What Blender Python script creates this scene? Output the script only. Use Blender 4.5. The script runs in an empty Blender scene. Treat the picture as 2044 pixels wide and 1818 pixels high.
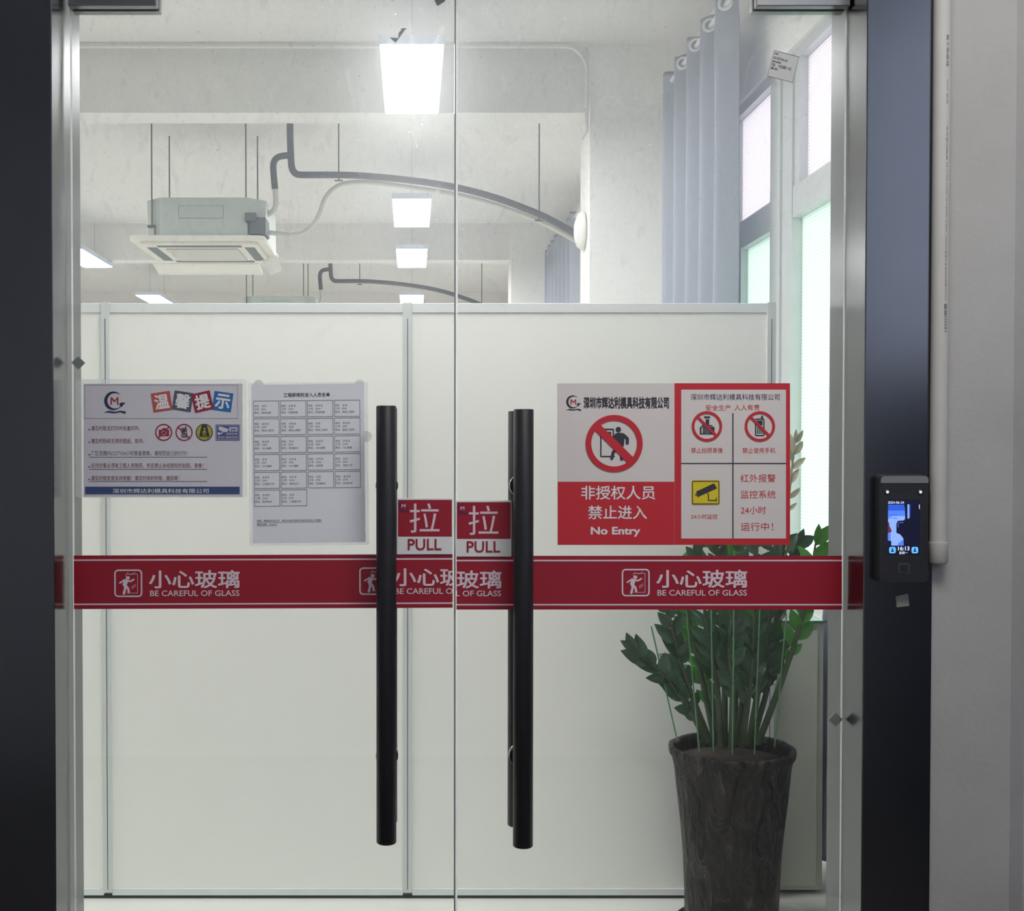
import bpy, bmesh, math, random
from mathutils import Vector, Matrix
random.seed(7)
S = bpy.context.scene
COL = S.collection

# ------------------------------------------------------------------ camera
F_PX, CU, CV, PITCH, EYE = 2400.0, 822.0, 936.0, math.radians(1.08), 1.45
cam_d = bpy.data.cameras.new('camera')
cam = bpy.data.objects.new('camera', cam_d)
COL.objects.link(cam)
cam.location = (0, 0, EYE)
cam.rotation_euler = (math.radians(90) - PITCH, 0, 0)
cam_d.sensor_fit = 'HORIZONTAL'
cam_d.sensor_width = 36.0
cam_d.lens = F_PX / 2044 * 36.0
cam_d.shift_x = (1022 - CU) / 2044
cam_d.shift_y = (CV - 909) / 2044
cam_d.clip_start = 0.02
S.camera = cam

# ------------------------------------------------------------------ world, exposure, large lights
W = bpy.data.worlds.new('overcast_sky')
S.world = W
W.use_nodes = True
wb = W.node_tree.nodes['Background']
wb.inputs[0].default_value = (0.90, 0.95, 1.0, 1)
wb.inputs[1].default_value = 5.2
S.view_settings.view_transform = 'Standard'
S.view_settings.look = 'None'
S.view_settings.exposure = 0.0
S.view_settings.gamma = 1.0
S.view_settings.use_curve_mapping = False
S.cycles.use_denoising = True
S.cycles.max_bounces = 8
S.cycles.diffuse_bounces = 6
S.cycles.transparent_max_bounces = 20
S.cycles.use_adaptive_sampling = True
S.cycles.adaptive_threshold = 0.035
S.cycles.sample_clamp_indirect = 6.0
S.cycles.caustics_reflective = False
S.cycles.caustics_refractive = False
LAMP_POWER = 40.0            # emission of the panel lights in the room


def area_light(name, loc, rot, sx, sy, power, color):
    l = bpy.data.lights.new(name, 'AREA')
    l.shape = 'RECTANGLE'
    l.size, l.size_y, l.energy, l.color = sx, sy, power, color
    o = bpy.data.objects.new(name, l)
    COL.objects.link(o)
    o.location, o.rotation_euler = loc, rot
    return o


# the corridor's own ceiling panel, on the visitor's side of the glass doors
area_light('corridor_light', (0.6, 0.95, 3.14), (0, 0, 0), 1.2, 0.6, 30.0, (1.0, 0.985, 0.97))


# ------------------------------------------------------------------ helpers
def px(u, v, d):
    """point of the plane y=d that shows at photo pixel (u,v)"""
    x, y = (u - CU) / F_PX, -(v - CV) / F_PX
    dy = math.cos(PITCH) + y * math.sin(PITCH)
    dz = y * math.cos(PITCH) - math.sin(PITCH)
    t = d / dy
    return Vector((x * t, d, EYE + dz * t))


def hexc(r, g, b):
    f = lambda c: ((c / 255) / 12.92) if c / 255 <= 0.04045 else (((c / 255) + 0.055) / 1.055) ** 2.4
    return (f(r), f(g), f(b), 1)


MATS = {}


def mat(name, col, rough=0.5, metal=0.0, noise=0.0, nscale=8.0, bump=0.0, bscale=40.0, emit=0.0, spec=0.5,
        coat=0.0, transl=0.0):
    """procedural Principled material; noise = relative colour variation"""
    if name in MATS:
        return MATS[name]
    m = bpy.data.materials.new(name)
    m.use_nodes = True
    nt = m.node_tree
    b = nt.nodes['Principled BSDF']
    b.inputs['Base Color'].default_value = col
    b.inputs['Roughness'].default_value = rough
    b.inputs['Metallic'].default_value = metal
    b.inputs['Specular IOR Level'].default_value = spec
    b.inputs['Coat Weight'].default_value = coat
    if emit:
        b.inputs['Emission Color'].default_value = col
        b.inputs['Emission Strength'].default_value = emit
    tc = nt.nodes.new('ShaderNodeTexCoord')
    if noise:
        n = nt.nodes.new('ShaderNodeTexNoise')
        n.inputs['Scale'].default_value = nscale
        n.inputs['Detail'].default_value = 5
        nt.links.new(tc.outputs['Object'], n.inputs['Vector'])
        r = nt.nodes.new('ShaderNodeMapRange')
        r.inputs['From Min'].default_value = 0.3
        r.inputs['From Max'].default_value = 0.7
        r.inputs['To Min'].default_value = 1 - noise
        r.inputs['To Max'].default_value = 1 + noise
        nt.links.new(n.outputs['Fac'], r.inputs['Value'])
        mx = nt.nodes.new('ShaderNodeVectorMath')
        mx.operation = 'SCALE'
        mx.inputs[0].default_value = col[:3]
        nt.links.new(r.outputs[0], mx.inputs['Scale'])
        nt.links.new(mx.outputs[0], b.inputs['Base Color'])
    if bump:
        n2 = nt.nodes.new('ShaderNodeTexNoise')
        n2.inputs['Scale'].default_value = bscale
        n2.inputs['Detail'].default_value = 6
        nt.links.new(tc.outputs['Object'], n2.inputs['Vector'])
        bp = nt.nodes.new('ShaderNodeBump')
        bp.inputs['Strength'].default_value = bump
        bp.inputs['Distance'].default_value = 0.01
        nt.links.new(n2.outputs['Fac'], bp.inputs['Height'])
        nt.links.new(bp.outputs[0], b.inputs['Normal'])
    if transl:
        t = nt.nodes.new('ShaderNodeBsdfTranslucent')
        t.inputs[0].default_value = col
        mix = nt.nodes.new('ShaderNodeMixShader')
        mix.inputs[0].default_value = transl
        out = nt.nodes['Material Output']
        nt.links.new(b.outputs[0], mix.inputs[1])
        nt.links.new(t.outputs[0], mix.inputs[2])
        nt.links.new(mix.outputs[0], out.inputs[0])
    MATS[name] = m
    return m


def clear_mat(name, tint, white=0.0, refl=0.05, dirt_veil=False):
    """clear sheet: transparent + mirror reflection rising at grazing angles (+ white film / dirt)"""
    m = bpy.data.materials.new(name)
    m.use_nodes = True
    nt = m.node_tree
    N, L = nt.nodes, nt.links
    N.remove(N['Principled BSDF'])
    out = N['Material Output']
    tr = N.new('ShaderNodeBsdfTransparent')
    tr.inputs[0].default_value = tint
    gl = N.new('ShaderNodeBsdfGlossy')
    gl.inputs['Roughness'].default_value = 0.01
    lw = N.new('ShaderNodeLayerWeight')
    lw.inputs['Blend'].default_value = 0.5
    pw = N.new('ShaderNodeMath'); pw.operation = 'POWER'; pw.inputs[1].default_value = 4.0
    L.new(lw.outputs['Facing'], pw.inputs[0])
    ma = N.new('ShaderNodeMath'); ma.operation = 'MULTIPLY_ADD'
    ma.inputs[1].default_value = 0.9; ma.inputs[2].default_value = refl
    ma.use_clamp = True
    L.new(pw.outputs[0], ma.inputs[0])
    m1 = N.new('ShaderNodeMixShader')
    L.new(ma.outputs[0], m1.inputs[0]); L.new(tr.outputs[0], m1.inputs[1]); L.new(gl.outputs[0], m1.inputs[2])
    df = N.new('ShaderNodeBsdfDiffuse'); df.inputs[0].default_value = (0.85, 0.87, 0.88, 1)
    if dirt_veil:
        tl = N.new('ShaderNodeBsdfRefraction'); tl.inputs[0].default_value = (0.95, 0.97, 1.0, 1)
        tl.inputs['IOR'].default_value = 1.12; tl.inputs['Roughness'].default_value = 0.75
    else:
        tl = N.new('ShaderNodeBsdfTranslucent'); tl.inputs[0].default_value = (0.85, 0.87, 0.88, 1)
    m2 = N.new('ShaderNodeMixShader'); m2.inputs[0].default_value = 0.13 if dirt_veil else 0.5
    L.new(df.outputs[0], m2.inputs[1]); L.new(tl.outputs[0], m2.inputs[2])
    m3 = N.new('ShaderNodeMixShader'); m3.inputs[0].default_value = white
    L.new(m1.outputs[0], m3.inputs[1]); L.new(m2.outputs[0], m3.inputs[2])
    if dirt_veil:
        tc = N.new('ShaderNodeTexCoord')
        geo = N.new('ShaderNodeNewGeometry')
        sep = N.new('ShaderNodeSeparateXYZ'); L.new(geo.outputs['Position'], sep.inputs[0])
        # wiping smears: stretched, distorted noise, in the upper part of the doors only
        mp = N.new('ShaderNodeMapping'); mp.inputs['Scale'].default_value = (9, 1, 4); mp.inputs['Rotation'].default_value = (0, 0.6, 0)
        L.new(geo.outputs['Position'], mp.inputs[0])
        n1 = N.new('ShaderNodeTexNoise'); n1.inputs['Scale'].default_value = 1.6; n1.inputs['Detail'].default_value = 5
        n1.inputs['Distortion'].default_value = 2.5; n1.inputs['Roughness'].default_value = 0.65
        L.new(mp.outputs[0], n1.inputs['Vector'])
        r1 = N.new('ShaderNodeMapRange'); r1.inputs['From Min'].default_value = 0.56; r1.inputs['From Max'].default_value = 0.85
        L.new(n1.outputs['Fac'], r1.inputs['Value'])
        # fine dust
        n2 = N.new('ShaderNodeTexNoise'); n2.inputs['Scale'].default_value = 150; n2.inputs['Detail'].default_value = 2
        L.new(geo.outputs['Position'], n2.inputs['Vector'])
        r2 = N.new('ShaderNodeMapRange'); r2.inputs['From Min'].default_value = 0.40; r2.inputs['From Max'].default_value = 0.75
        L.new(n2.outputs['Fac'], r2.inputs['Value'])
        # dried drops
        vo = N.new('ShaderNodeTexVoronoi'); vo.inputs['Scale'].default_value = 42
        L.new(geo.outputs['Position'], vo.inputs['Vector'])
        r3 = N.new('ShaderNodeMapRange'); r3.inputs['From Min'].default_value = 0.10; r3.inputs['From Max'].default_value = 0.05
        L.new(vo.outputs['Distance'], r3.inputs['Value'])
        # where smears, drops, dust and painted veil lie: from z 1.75 upwards, strongest about the middle of the doors
        hz = N.new('ShaderNodeMapRange'); hz.inputs['From Min'].default_value = 1.55; hz.inputs['From Max'].default_value = 1.95
        hz.interpolation_type = 'SMOOTHSTEP'
        L.new(sep.outputs['Z'], hz.inputs['Value'])
        ab = N.new('ShaderNodeMath'); ab.operation = 'ABSOLUTE'; L.new(sep.outputs['X'], ab.inputs[0])
        hx = N.new('ShaderNodeMapRange'); hx.inputs['From Min'].default_value = 0.42; hx.inputs['From Max'].default_value = 0.05
        hx.inputs['To Min'].default_value = 0.7
        L.new(ab.outputs[0], hx.inputs['Value'])
        zone = N.new('ShaderNodeMath'); zone.operation = 'MULTIPLY'
        L.new(hz.outputs[0], zone.inputs[0]); L.new(hx.outputs[0], zone.inputs[1])
        s1 = N.new('ShaderNodeMath'); s1.operation = 'MULTIPLY_ADD'; s1.inputs[1].default_value = 0.2
        L.new(r1.outputs[0], s1.inputs[0])
        s2 = N.new('ShaderNodeMath'); s2.operation = 'MULTIPLY_ADD'; s2.inputs[1].default_value = 0.04; s2.inputs[2].default_value = 0.14  # even base part paints a milky veil of glare beside the dust
        L.new(r2.outputs[0], s2.inputs[0]); L.new(s2.outputs[0], s1.inputs[2])
        s3 = N.new('ShaderNodeMath'); s3.operation = 'MULTIPLY_ADD'; s3.inputs[1].default_value = 0.2
        L.new(r3.outputs[0], s3.inputs[0]); L.new(s1.outputs[0], s3.inputs[2])
        fin = N.new('ShaderNodeMath'); fin.operation = 'MULTIPLY_ADD'; fin.inputs[2].default_value = 0.006
        fin.use_clamp = True
        L.new(s3.outputs[0], fin.inputs[0]); L.new(zone.outputs[0], fin.inputs[1])
        L.new(fin.outputs[0], m3.inputs[0])
    L.new(m3.outputs[0], out.inputs[0])
    MATS[name] = m
    return m


class MB:
    """collects shapes into ONE mesh"""
    def __init__(s):
        s.v, s.f, s.m, s.sm = [], [], [], []
        s.mats = []

    def mi(s, m):
        if m not in s.mats:
            s.mats.append(m)
        return s.mats.index(m)

    def add(s, vs, fs, m, smooth=False):
        o = len(s.v)
        s.v += [tuple(v) for v in vs]
        k = s.mi(m)
        for f in fs:
            s.f.append([i + o for i in f]); s.m.append(k); s.sm.append(smooth)
        return s

    def box(s, x0, x1, y0, y1, z0, z1, m):
        vs = [(x, y, z) for x in (x0, x1) for y in (y0, y1) for z in (z0, z1)]
        return s.add(vs, [(0, 1, 3, 2), (4, 6, 7, 5), (0, 4, 5, 1), (2, 3, 7, 6), (0, 2, 6, 4), (1, 5, 7, 3)], m)

    def prism(s, pts, y0, y1, m, smooth=False):
        """pts = outline in (x,z), counter-clockwise seen from the front; extruded along y"""
        n = len(pts)
        vs = [(p[0], y0, p[1]) for p in pts] + [(p[0], y1, p[1]) for p in pts]
        s.add(vs, [list(range(n)), list(range(2 * n - 1, n - 1, -1))], m)
        return s.add(vs, [(i, i + n, (i + 1) % n + n, (i + 1) % n) for i in range(n)], m, smooth)

    def slab(s, pts, z0, z1, m, smooth=False):
        n = len(pts)
        vs = [(p[0], p[1], z0) for p in pts] + [(p[0], p[1], z1) for p in pts]
        s.add(vs, [list(range(n - 1, -1, -1)), list(range(n, 2 * n))], m)
        return s.add(vs, [(i, (i + 1) % n, (i + 1) % n + n, i + n) for i in range(n)], m, smooth)

    def tube(s, path, r, m, seg=10, cap=True, r1=None):
        path = [Vector(p) for p in path]
        n = len(path)
        vs, fs = [], []
        prev = None
        for i, p in enumerate(path):
            t = (path[min(i + 1, n - 1)] - path[max(i - 1, 0)]).normalized()
            if prev is None:
                a = Vector((1, 0, 0)) if abs(t.x) < 0.9 else Vector((0, 0, 1))
                prev = (a - t * a.dot(t)).normalized()
            prev = (prev - t * prev.dot(t)).normalized()
            b = t.cross(prev)
            rr = r if r1 is None else r + (r1 - r) * i / (n - 1)
            for k in range(seg):
                a = 2 * math.pi * k / seg
                vs.append(p + (prev * math.cos(a) + b * math.sin(a)) * rr)
        for i in range(n - 1):
            for k in range(seg):
                k2 = (k + 1) % seg
                fs.append((i * seg + k, i * seg + k2, (i + 1) * seg + k2, (i + 1) * seg + k))
        s.add(vs, fs, m, True)
        if cap:
            s.add(vs[:seg], [list(range(seg - 1, -1, -1))], m)
            s.add(vs[-seg:], [list(range(seg))], m)
        return s

    def lathe(s, prof, c, m, seg=48, smooth=True, axis='z', wob=None):
        """prof = [(r, h)]; axis z, x or y"""
        vs, fs = [], []
        for j, (r, h) in enumerate(prof):
            for k in range(seg):
                a = 2 * math.pi * k / seg
                rr = r if wob is None else r * wob(a, h)
                p, q = rr * math.cos(a), rr * math.sin(a)
                vs.append({'z': (c[0] + p, c[1] + q, c[2] + h), 'x': (c[0] + h, c[1] + p, c[2] + q), 'y': (c[0] + p, c[1] + h, c[2] + q)}[axis])
        for j in range(len(prof) - 1):
            for k in range(seg):
                k2 = (k + 1) % seg
                fs.append((j * seg + k, j * seg + k2, (j + 1) * seg + k2, (j + 1) * seg + k))
        s.add(vs, fs, m, smooth)
        s.add(vs[:seg], [list(range(seg - 1, -1, -1))], m)
        s.add(vs[-seg:], [list(range(seg))], m)
        return s

    def build(s, name, parent=None, origin=None, bevel=0.0):
        org = Vector(ORG[parent.name]) if parent is not None else Vector(origin if origin is not None else (0, 0, 0))
        me = bpy.data.meshes.new(name)
        me.from_pydata([tuple(Vector(v) - org) for v in s.v], [], s.f)
        for m in s.mats:
            me.materials.append(m)
        for p, k, sm in zip(me.polygons, s.m, s.sm):
            p.material_index = k
            p.use_smooth = sm
        o = bpy.data.objects.new(name, me)
        COL.objects.link(o)
        if bevel:
            b = o.modifiers.new('bevel', 'BEVEL'); b.width = bevel; b.segments = 3; b.limit_method = 'ANGLE'
        if parent is not None:
            o.parent = parent
        else:
            o.location = org
        ORG[o.name] = tuple(org)
        return o


ORG = {}


def empty(name, loc):
    o = bpy.data.objects.new(name, None)
    o.empty_display_size = 0.05
    COL.objects.link(o)
    o.location = loc
    ORG[o.name] = tuple(loc)
    return o


def tag(o, label=None, cat=None, group=None, kind=None):
    if label: o['label'] = label
    if cat: o['category'] = cat
    if group: o['group'] = group
    if kind: o['kind'] = kind
    return o


def struct(o, label, cat):
    return tag(o, label, cat, None, 'structure')


def copy_tree(o, off, parent=None):
    c = o.copy()
    COL.objects.link(c)
    if parent is None:
        c.location = Vector(o.location) + Vector(off)
    else:
        c.parent = parent
    for ch in list(o.children):
        copy_tree(ch, off, c)
    return c


def arc(cx, cy, r, a0, a1, n):
    return [(cx + r * math.cos(math.radians(a0 + (a1 - a0) * i / n)), cy + r * math.sin(math.radians(a0 + (a1 - a0) * i / n))) for i in range(n + 1)]


def rrect(x0, z0, x1, z1, r, n=6):
    return (arc(x1 - r, z0 + r, r, -90, 0, n) + arc(x1 - r, z1 - r, r, 0, 90, n) + arc(x0 + r, z1 - r, r, 90, 180, n) + arc(x0 + r, z0 + r, r, 180, 270, n))


# -------- lettering: glyph outlines of Blender's own font, filled flat
GLYPH = {}


def glyphs(text, bold, res=3):
    key = (text, bold, res)
    if key not in GLYPH:
        c = bpy.data.curves.new('lettering', 'FONT')
        c.body = text
        c.size = 1.0
        c.offset = bold
        c.resolution_u = res
        c.fill_mode = 'BOTH'
        c.dimensions = '2D'
        o = bpy.data.objects.new('lettering', c)
        COL.objects.link(o)
        dg = bpy.context.evaluated_depsgraph_get()
        dg.update()
        me = bpy.data.meshes.new_from_object(o.evaluated_get(dg))
        vs = [(v.co.x, v.co.y) for v in me.vertices]
        fs = [list(p.vertices) for p in me.polygons]
        bpy.data.objects.remove(o)
        bpy.data.curves.remove(c)
        bpy.data.meshes.remove(me)
        GLYPH[key] = (vs, fs)
    return GLYPH[key]


class Print:
    """flat print on a board that stands at depth d; coordinates are photo pixels of that plane"""
    def __init__(s, d, rot=None):
        s.d, s.rot, s.parts = d, rot, {}
        s.tf = None
        s.n = 0                               # each shape lies a hair in front of the one before

    def zoom(s, ox, oy, k):
        """work in the coordinates of an enlarged view: photo = origin + c / k"""
        s.tf = (ox, oy, k)
        return s

    def w(s, u, v, layer):
        if s.tf:
            u, v = s.tf[0] + u / s.tf[2], s.tf[1] + v / s.tf[2]
        for r in ([s.rot] if s.rot else []):
            a = math.radians(r[2]); du, dv = u - r[0], v - r[1]
            u, v = r[0] + du * math.cos(a) + dv * math.sin(a), r[1] - du * math.sin(a) + dv * math.cos(a)
        return px(u, v, s.d - 0.0004 * layer)

    def mb(s, part):
        return s.parts.setdefault(part, MB())

    def poly(s, part, m, pts, layer=1):
        s.n += 1
        layer += 0.02 * (s.n % 40)
        s.mb(part).add([s.w(u, v, layer) for u, v in pts], [list(range(len(pts) - 1, -1, -1))], m)

    def rect(s, part, m, u0, v0, u1, v1, layer=1):
        s.poly(part, m, [(u0, v0), (u1, v0), (u1, v1), (u0, v1)], layer)

    def band(s, part, m, outer, inner, layer=1):
        n = len(outer)
        s.n += 1
        layer += 0.02 * (s.n % 40)
        vs = [s.w(u, v, layer) for u, v in outer] + [s.w(u, v, layer) for u, v in inner]
        s.mb(part).add(vs, [(i, i + n, (i + 1) % n + n, (i + 1) % n) for i in range(n)], m)

    def frame(s, part, m, u0, v0, u1, v1, t, layer=1, r=0.0):
        if r:
            s.band(part, m, rrect(u0, v0, u1, v1, r), rrect(u0 + t, v0 + t, u1 - t, v1 - t, max(r - t, 0.01)), layer)
        else:
            s.band(part, m, [(u0, v0), (u1, v0), (u1, v1), (u0, v1)], [(u0 + t, v0 + t), (u1 - t, v0 + t), (u1 - t, v1 - t), (u0 + t, v1 - t)], layer)

    def ring(s, part, m, cu, cv, ro, ri, layer=1, n=56):
        s.band(part, m, arc(cu, cv, ro, 0, 360, n)[:-1], arc(cu, cv, ri, 0, 360, n)[:-1], layer)

    def disc(s, part, m, cu, cv, r, layer=1, n=40, ry=None):
        s.poly(part, m, [(cu + r * math.cos(2 * math.pi * i / n), cv + (ry or r) * math.sin(2 * math.pi * i / n)) for i in range(n)], layer)

    def stroke(s, part, m, pts, wd, layer=1, round_=True):
        for (a, b), (c, d) in zip(pts, pts[1:]):
            l = math.hypot(c - a, d - b) or 1e-6
            nx, ny = -(d - b) / l * wd / 2, (c - a) / l * wd / 2
            s.poly(part, m, [(a + nx, b + ny), (a - nx, b - ny), (c - nx, d - ny), (c + nx, d + ny)], layer)
        if round_:
            for a, b in pts:
                s.disc(part, m, a, b, wd / 2, layer, 12)

    def text(s, part, m, t, u0, v0, u1, v1, bold=0.0, layer=2, clip=None, turn=0.0, res=3):
        vs, fs = glyphs(t, 0.0, res)
        if not vs:
            return
        n0 = len(vs)
        if bold > 0.004:                      # heavier strokes: the outline laid over itself, shifted all round
            v1_, f1_ = vs, fs
            vs, fs = list(v1_), list(f1_)
            for k in range(8):
                a = math.pi / 4 * k
                o = len(vs)
                vs += [(x + bold * math.cos(a), y + bold * math.sin(a)) for x, y in v1_]
                fs += [[i + o for i in f] for f in f1_]
        x0, x1 = min(v[0] for v in vs), max(v[0] for v in vs)
        y0, y1 = min(v[1] for v in vs), max(v[1] for v in vs)
        q = [(u0 + (x - x0) / (x1 - x0) * (u1 - u0), v1 - (y - y0) / ((y1 - y0) or 1) * (v1 - v0)) for x, y in vs]
        if turn:
            cu, cv, a = (u0 + u1) / 2, (v0 + v1) / 2, math.radians(turn)
            q = [(cu + (u - cu) * math.cos(a) + (v - cv) * math.sin(a), cv - (u - cu) * math.sin(a) + (v - cv) * math.cos(a)) for u, v in q]
        if clip:
            bm = bmesh.new()
            bv = [bm.verts.new((u, v, 0.06 * (i // n0))) for i, (u, v) in enumerate(q)]
            for f in fs:
                try: bm.faces.new([bv[i] for i in f])
                except ValueError: pass
            for (u, sg) in ((clip[0], -1), (clip[1], 1)):
                bmesh.ops.bisect_plane(bm, geom=bm.verts[:] + bm.edges[:] + bm.faces[:], plane_co=(u, 0, 0), plane_no=(sg, 0, 0), clear_outer=True)
            bm.verts.index_update()
            q = [tuple(v.co) for v in bm.verts]
            fs = [[v.index for v in f.verts] for f in bm.faces]
            bm.free()
            if q:
                s.mb(part).add([s.w(u, v, layer + l) for u, v, l in q], fs, m)
            return
        s.mb(part).add([s.w(u, v, layer + 0.06 * (i // n0)) for i, (u, v) in enumerate(q)], fs, m)

    def finish(s, parent):
        out = {}
        for k, b in s.parts.items():
            out[k] = b.build(k.split('#')[0], parent)
        return out


# ------------------------------------------------------------------ materials
M_wall = mat('painted_plaster', hexc(242, 241, 239), 0.85, noise=0.02, nscale=3, bump=0.05, bscale=60)
M_ceil = mat('ceiling_paint', hexc(230, 228, 226), 0.9, noise=0.015, nscale=2)
M_corr = mat('corridor_plaster', hexc(182, 180, 177), 0.85, noise=0.06, nscale=5, bump=0.08, bscale=90)
M_dark = mat('corridor_dark_paint', hexc(232, 234, 238), 0.8, noise=0.05)
M_dado = mat('corridor_dado_paint', hexc(84, 90, 108), 0.6)
M_floor = mat('floor_tile', hexc(224, 226, 221), 0.25, noise=0.03, nscale=4)
M_cfloor = mat('corridor_tile', hexc(96, 94, 92), 0.35, noise=0.08)
M_steel = mat('black_steel', (0.155, 0.16, 0.172, 1), 0.2, 1.0, noise=0.08, nscale=2)
M_patch = mat('brushed_steel', (0.30, 0.30, 0.30, 1), 0.28, 1.0, noise=0.06, nscale=20)
M_black = mat('black_powder_coat', (0.018, 0.018, 0.021, 1), 0.45, noise=0.1, nscale=50, spec=0.35)
M_washer = mat('chrome', (0.55, 0.55, 0.56, 1), 0.2, 1.0)
M_glass = clear_mat('door_glass', (0.985, 0.992, 0.988, 1), refl=0.03, dirt_veil=True)
M_edge = mat('edge_gleam_white', (0.97, 0.98, 0.98, 1), 0.4, transl=0.93)  # whitened to imitate light guided along the polished glass edge
M_edge2 = mat('grey_edge_strip', (0.42, 0.43, 0.45, 1), 0.4, transl=0.3)
M_alu = mat('pale_aluminium', hexc(222, 227, 229), 0.4)
M_post = mat('partition_post', hexc(208, 214, 214), 0.4)
M_panel = mat('partition_board', hexc(240, 242, 238), 0.5, noise=0.008, nscale=2)
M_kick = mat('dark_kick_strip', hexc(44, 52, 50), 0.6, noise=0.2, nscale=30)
M_white = mat('white_plastic', hexc(236, 236, 232), 0.45)
M_cream = mat('ac_panel_plastic', hexc(222, 219, 212), 0.5)
M_galv = mat('galvanised_steel', hexc(186, 194, 192), 0.45, 0.35, noise=0.04, nscale=12)
M_dgrey = mat('dark_grey_plastic', hexc(88, 98, 104), 0.6)
M_insul = mat('foam_pipe_lagging', hexc(92, 96, 106), 0.9, noise=0.08, nscale=40)
M_rod = mat('threaded_rod', hexc(104, 104, 102), 0.5, 0.4)
M_hose = mat('drain_hose', hexc(204, 204, 196), 0.6)
M_curt = mat('curtain_cloth', hexc(184, 190, 204), 0.9, noise=0.04, nscale=160, transl=0.25)
M_rail = mat('curtain_rail_white', hexc(228, 228, 230), 0.4)
M_frame = mat('window_frame', hexc(198, 202, 204), 0.45, noise=0.03)
M_cab = mat('cabinet_board', hexc(196, 200, 188), 0.5)
M_teal = mat('glass_top_edge', hexc(70, 104, 92), 0.2)
M_lampbox = mat('lamp_housing', hexc(214, 226, 244), 0.5)
M_lamp = mat('lamp_diffuser', (1.0, 0.99, 0.97, 1), 0.4, emit=LAMP_POWER)
M_pvc = mat('pvc_conduit', hexc(198, 195, 189), 0.6, noise=0.05, nscale=12)
P_white = mat('print_white', hexc(240, 238, 236), 0.5)
P_paper = mat('paper', hexc(222, 218, 223), 0.7, noise=0.02, nscale=14)
P_paper2 = mat('paper_cool', hexc(244, 244, 248), 0.7, noise=0.02, nscale=14)
P_board = mat('sign_board_white', hexc(230, 222, 216), 0.45, noise=0.01)
P_red = mat('sign_red', hexc(208, 44, 56), 0.45)
P_tape = mat('tape_red', hexc(164, 28, 48), 0.35)
P_tapel = mat('tape_lettering', hexc(238, 214, 222), 0.5)
P_dark = mat('ink_dark', hexc(58, 56, 66), 0.6)
P_navy = mat('ink_navy', hexc(48, 54, 92), 0.6)
P_bluebar = mat('ink_blue_bar', hexc(62, 84, 132), 0.6)
P_inkred = mat('ink_red', hexc(178, 52, 62), 0.6)
P_maroon = mat('ink_maroon', hexc(138, 70, 82), 0.6)
P_grey = mat('ink_grey', hexc(110, 108, 120), 0.6)
P_lgrey = mat('ink_pale_grey', hexc(160, 158, 168), 0.6)
P_terra = mat('ink_terracotta', hexc(196, 92, 84), 0.6)
P_slate = mat('ink_slate', hexc(92, 96, 112), 0.6)
P_wine = mat('ink_wine', hexc(160, 46, 68), 0.6)
P_blue = mat('ink_blue', hexc(48, 118, 184), 0.6)
P_cctv = mat('ink_cctv_blue', hexc(84, 92, 148), 0.6)
P_olive = mat('ink_olive', hexc(188, 176, 72), 0.6)
P_yellow = mat('ink_yellow', hexc(232, 208, 40), 0.5)
P_purple = mat('ink_purple', hexc(96, 40, 92), 0.5)
P_pink = mat('ink_pale_pink', hexc(214, 150, 160), 0.5)

# ------------------------------------------------------------------ setting: corridor + room
D_FACE, D_BACK = 2.105, 2.285       # the black door frame, front and back
XL, XR = -0.627, 0.792              # faces of its two jambs
CEIL, XWALL, XLEFT, YFAR = 3.84, 1.65, -7.0, 21.0
Z_HEAD = 2.335

b = MB(); b.box(XLEFT - .2, XWALL + .6, 2.2, YFAR + .2, -0.1, 0, M_floor)
struct(b.build('floor'), 'pale tiled office floor behind the glass doors', 'floor')
b = MB(); b.box(-2.4, 2.1, -1.3, 2.2, -0.1, 0, M_cfloor)
struct(b.build('floor_corridor'), 'grey tiled corridor floor in front of the doors', 'floor')
b = MB(); b.box(XLEFT - .2, XWALL + .4, 2.13, YFAR + .2, CEIL, CEIL + .1, M_ceil)
struct(b.build('ceiling'), 'white painted concrete ceiling of the office', 'ceiling')
b = MB(); b.box(-2.4, 2.1, -1.3, 2.13, 3.2, 3.3, M_dark)
struct(b.build('ceiling_corridor'), 'corridor ceiling above the visitor', 'ceiling')
b = MB(); b.box(XLEFT - .2, XLEFT, 2.13, YFAR, 0, CEIL, M_wall)
struct(b.build('wall_left'), 'white left wall of the office', 'wall')
b = MB(); b.box(XLEFT - .2, XWALL + .4, YFAR, YFAR + .2, 0, CEIL, M_wall)
struct(b.build('wall_back'), 'white far wall of the office', 'wall')
b = MB(); b.box(-2.3, 2.1, -1.3, -1.2, 0, 3.3, M_dark).box(-2.4, -2.3, -1.3, 2.13, 0, 3.3, M_dark)
b.box(2.0, 2.1, -1.3, 2.13, 0, 1.74, M_dado).box(2.0, 2.1, 0.3, 2.13, 1.74, 3.3, M_wall)
struct(b.build('wall_corridor'), 'dim corridor walls behind the visitor', 'wall')

b = MB(); b.box(2.02, 2.05, -1.3, 0.3, 1.74, 3.3, mat('added_panel_translucent', (0.50, 0.515, 0.565, 1), 0.5, transl=0.97))  # added out of view so daylight brightens the right post's reflection
struct(b.build('added_light_panel'), 'unseen translucent panel added at the right to brighten the corridor, behind the visitor', 'window')

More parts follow.
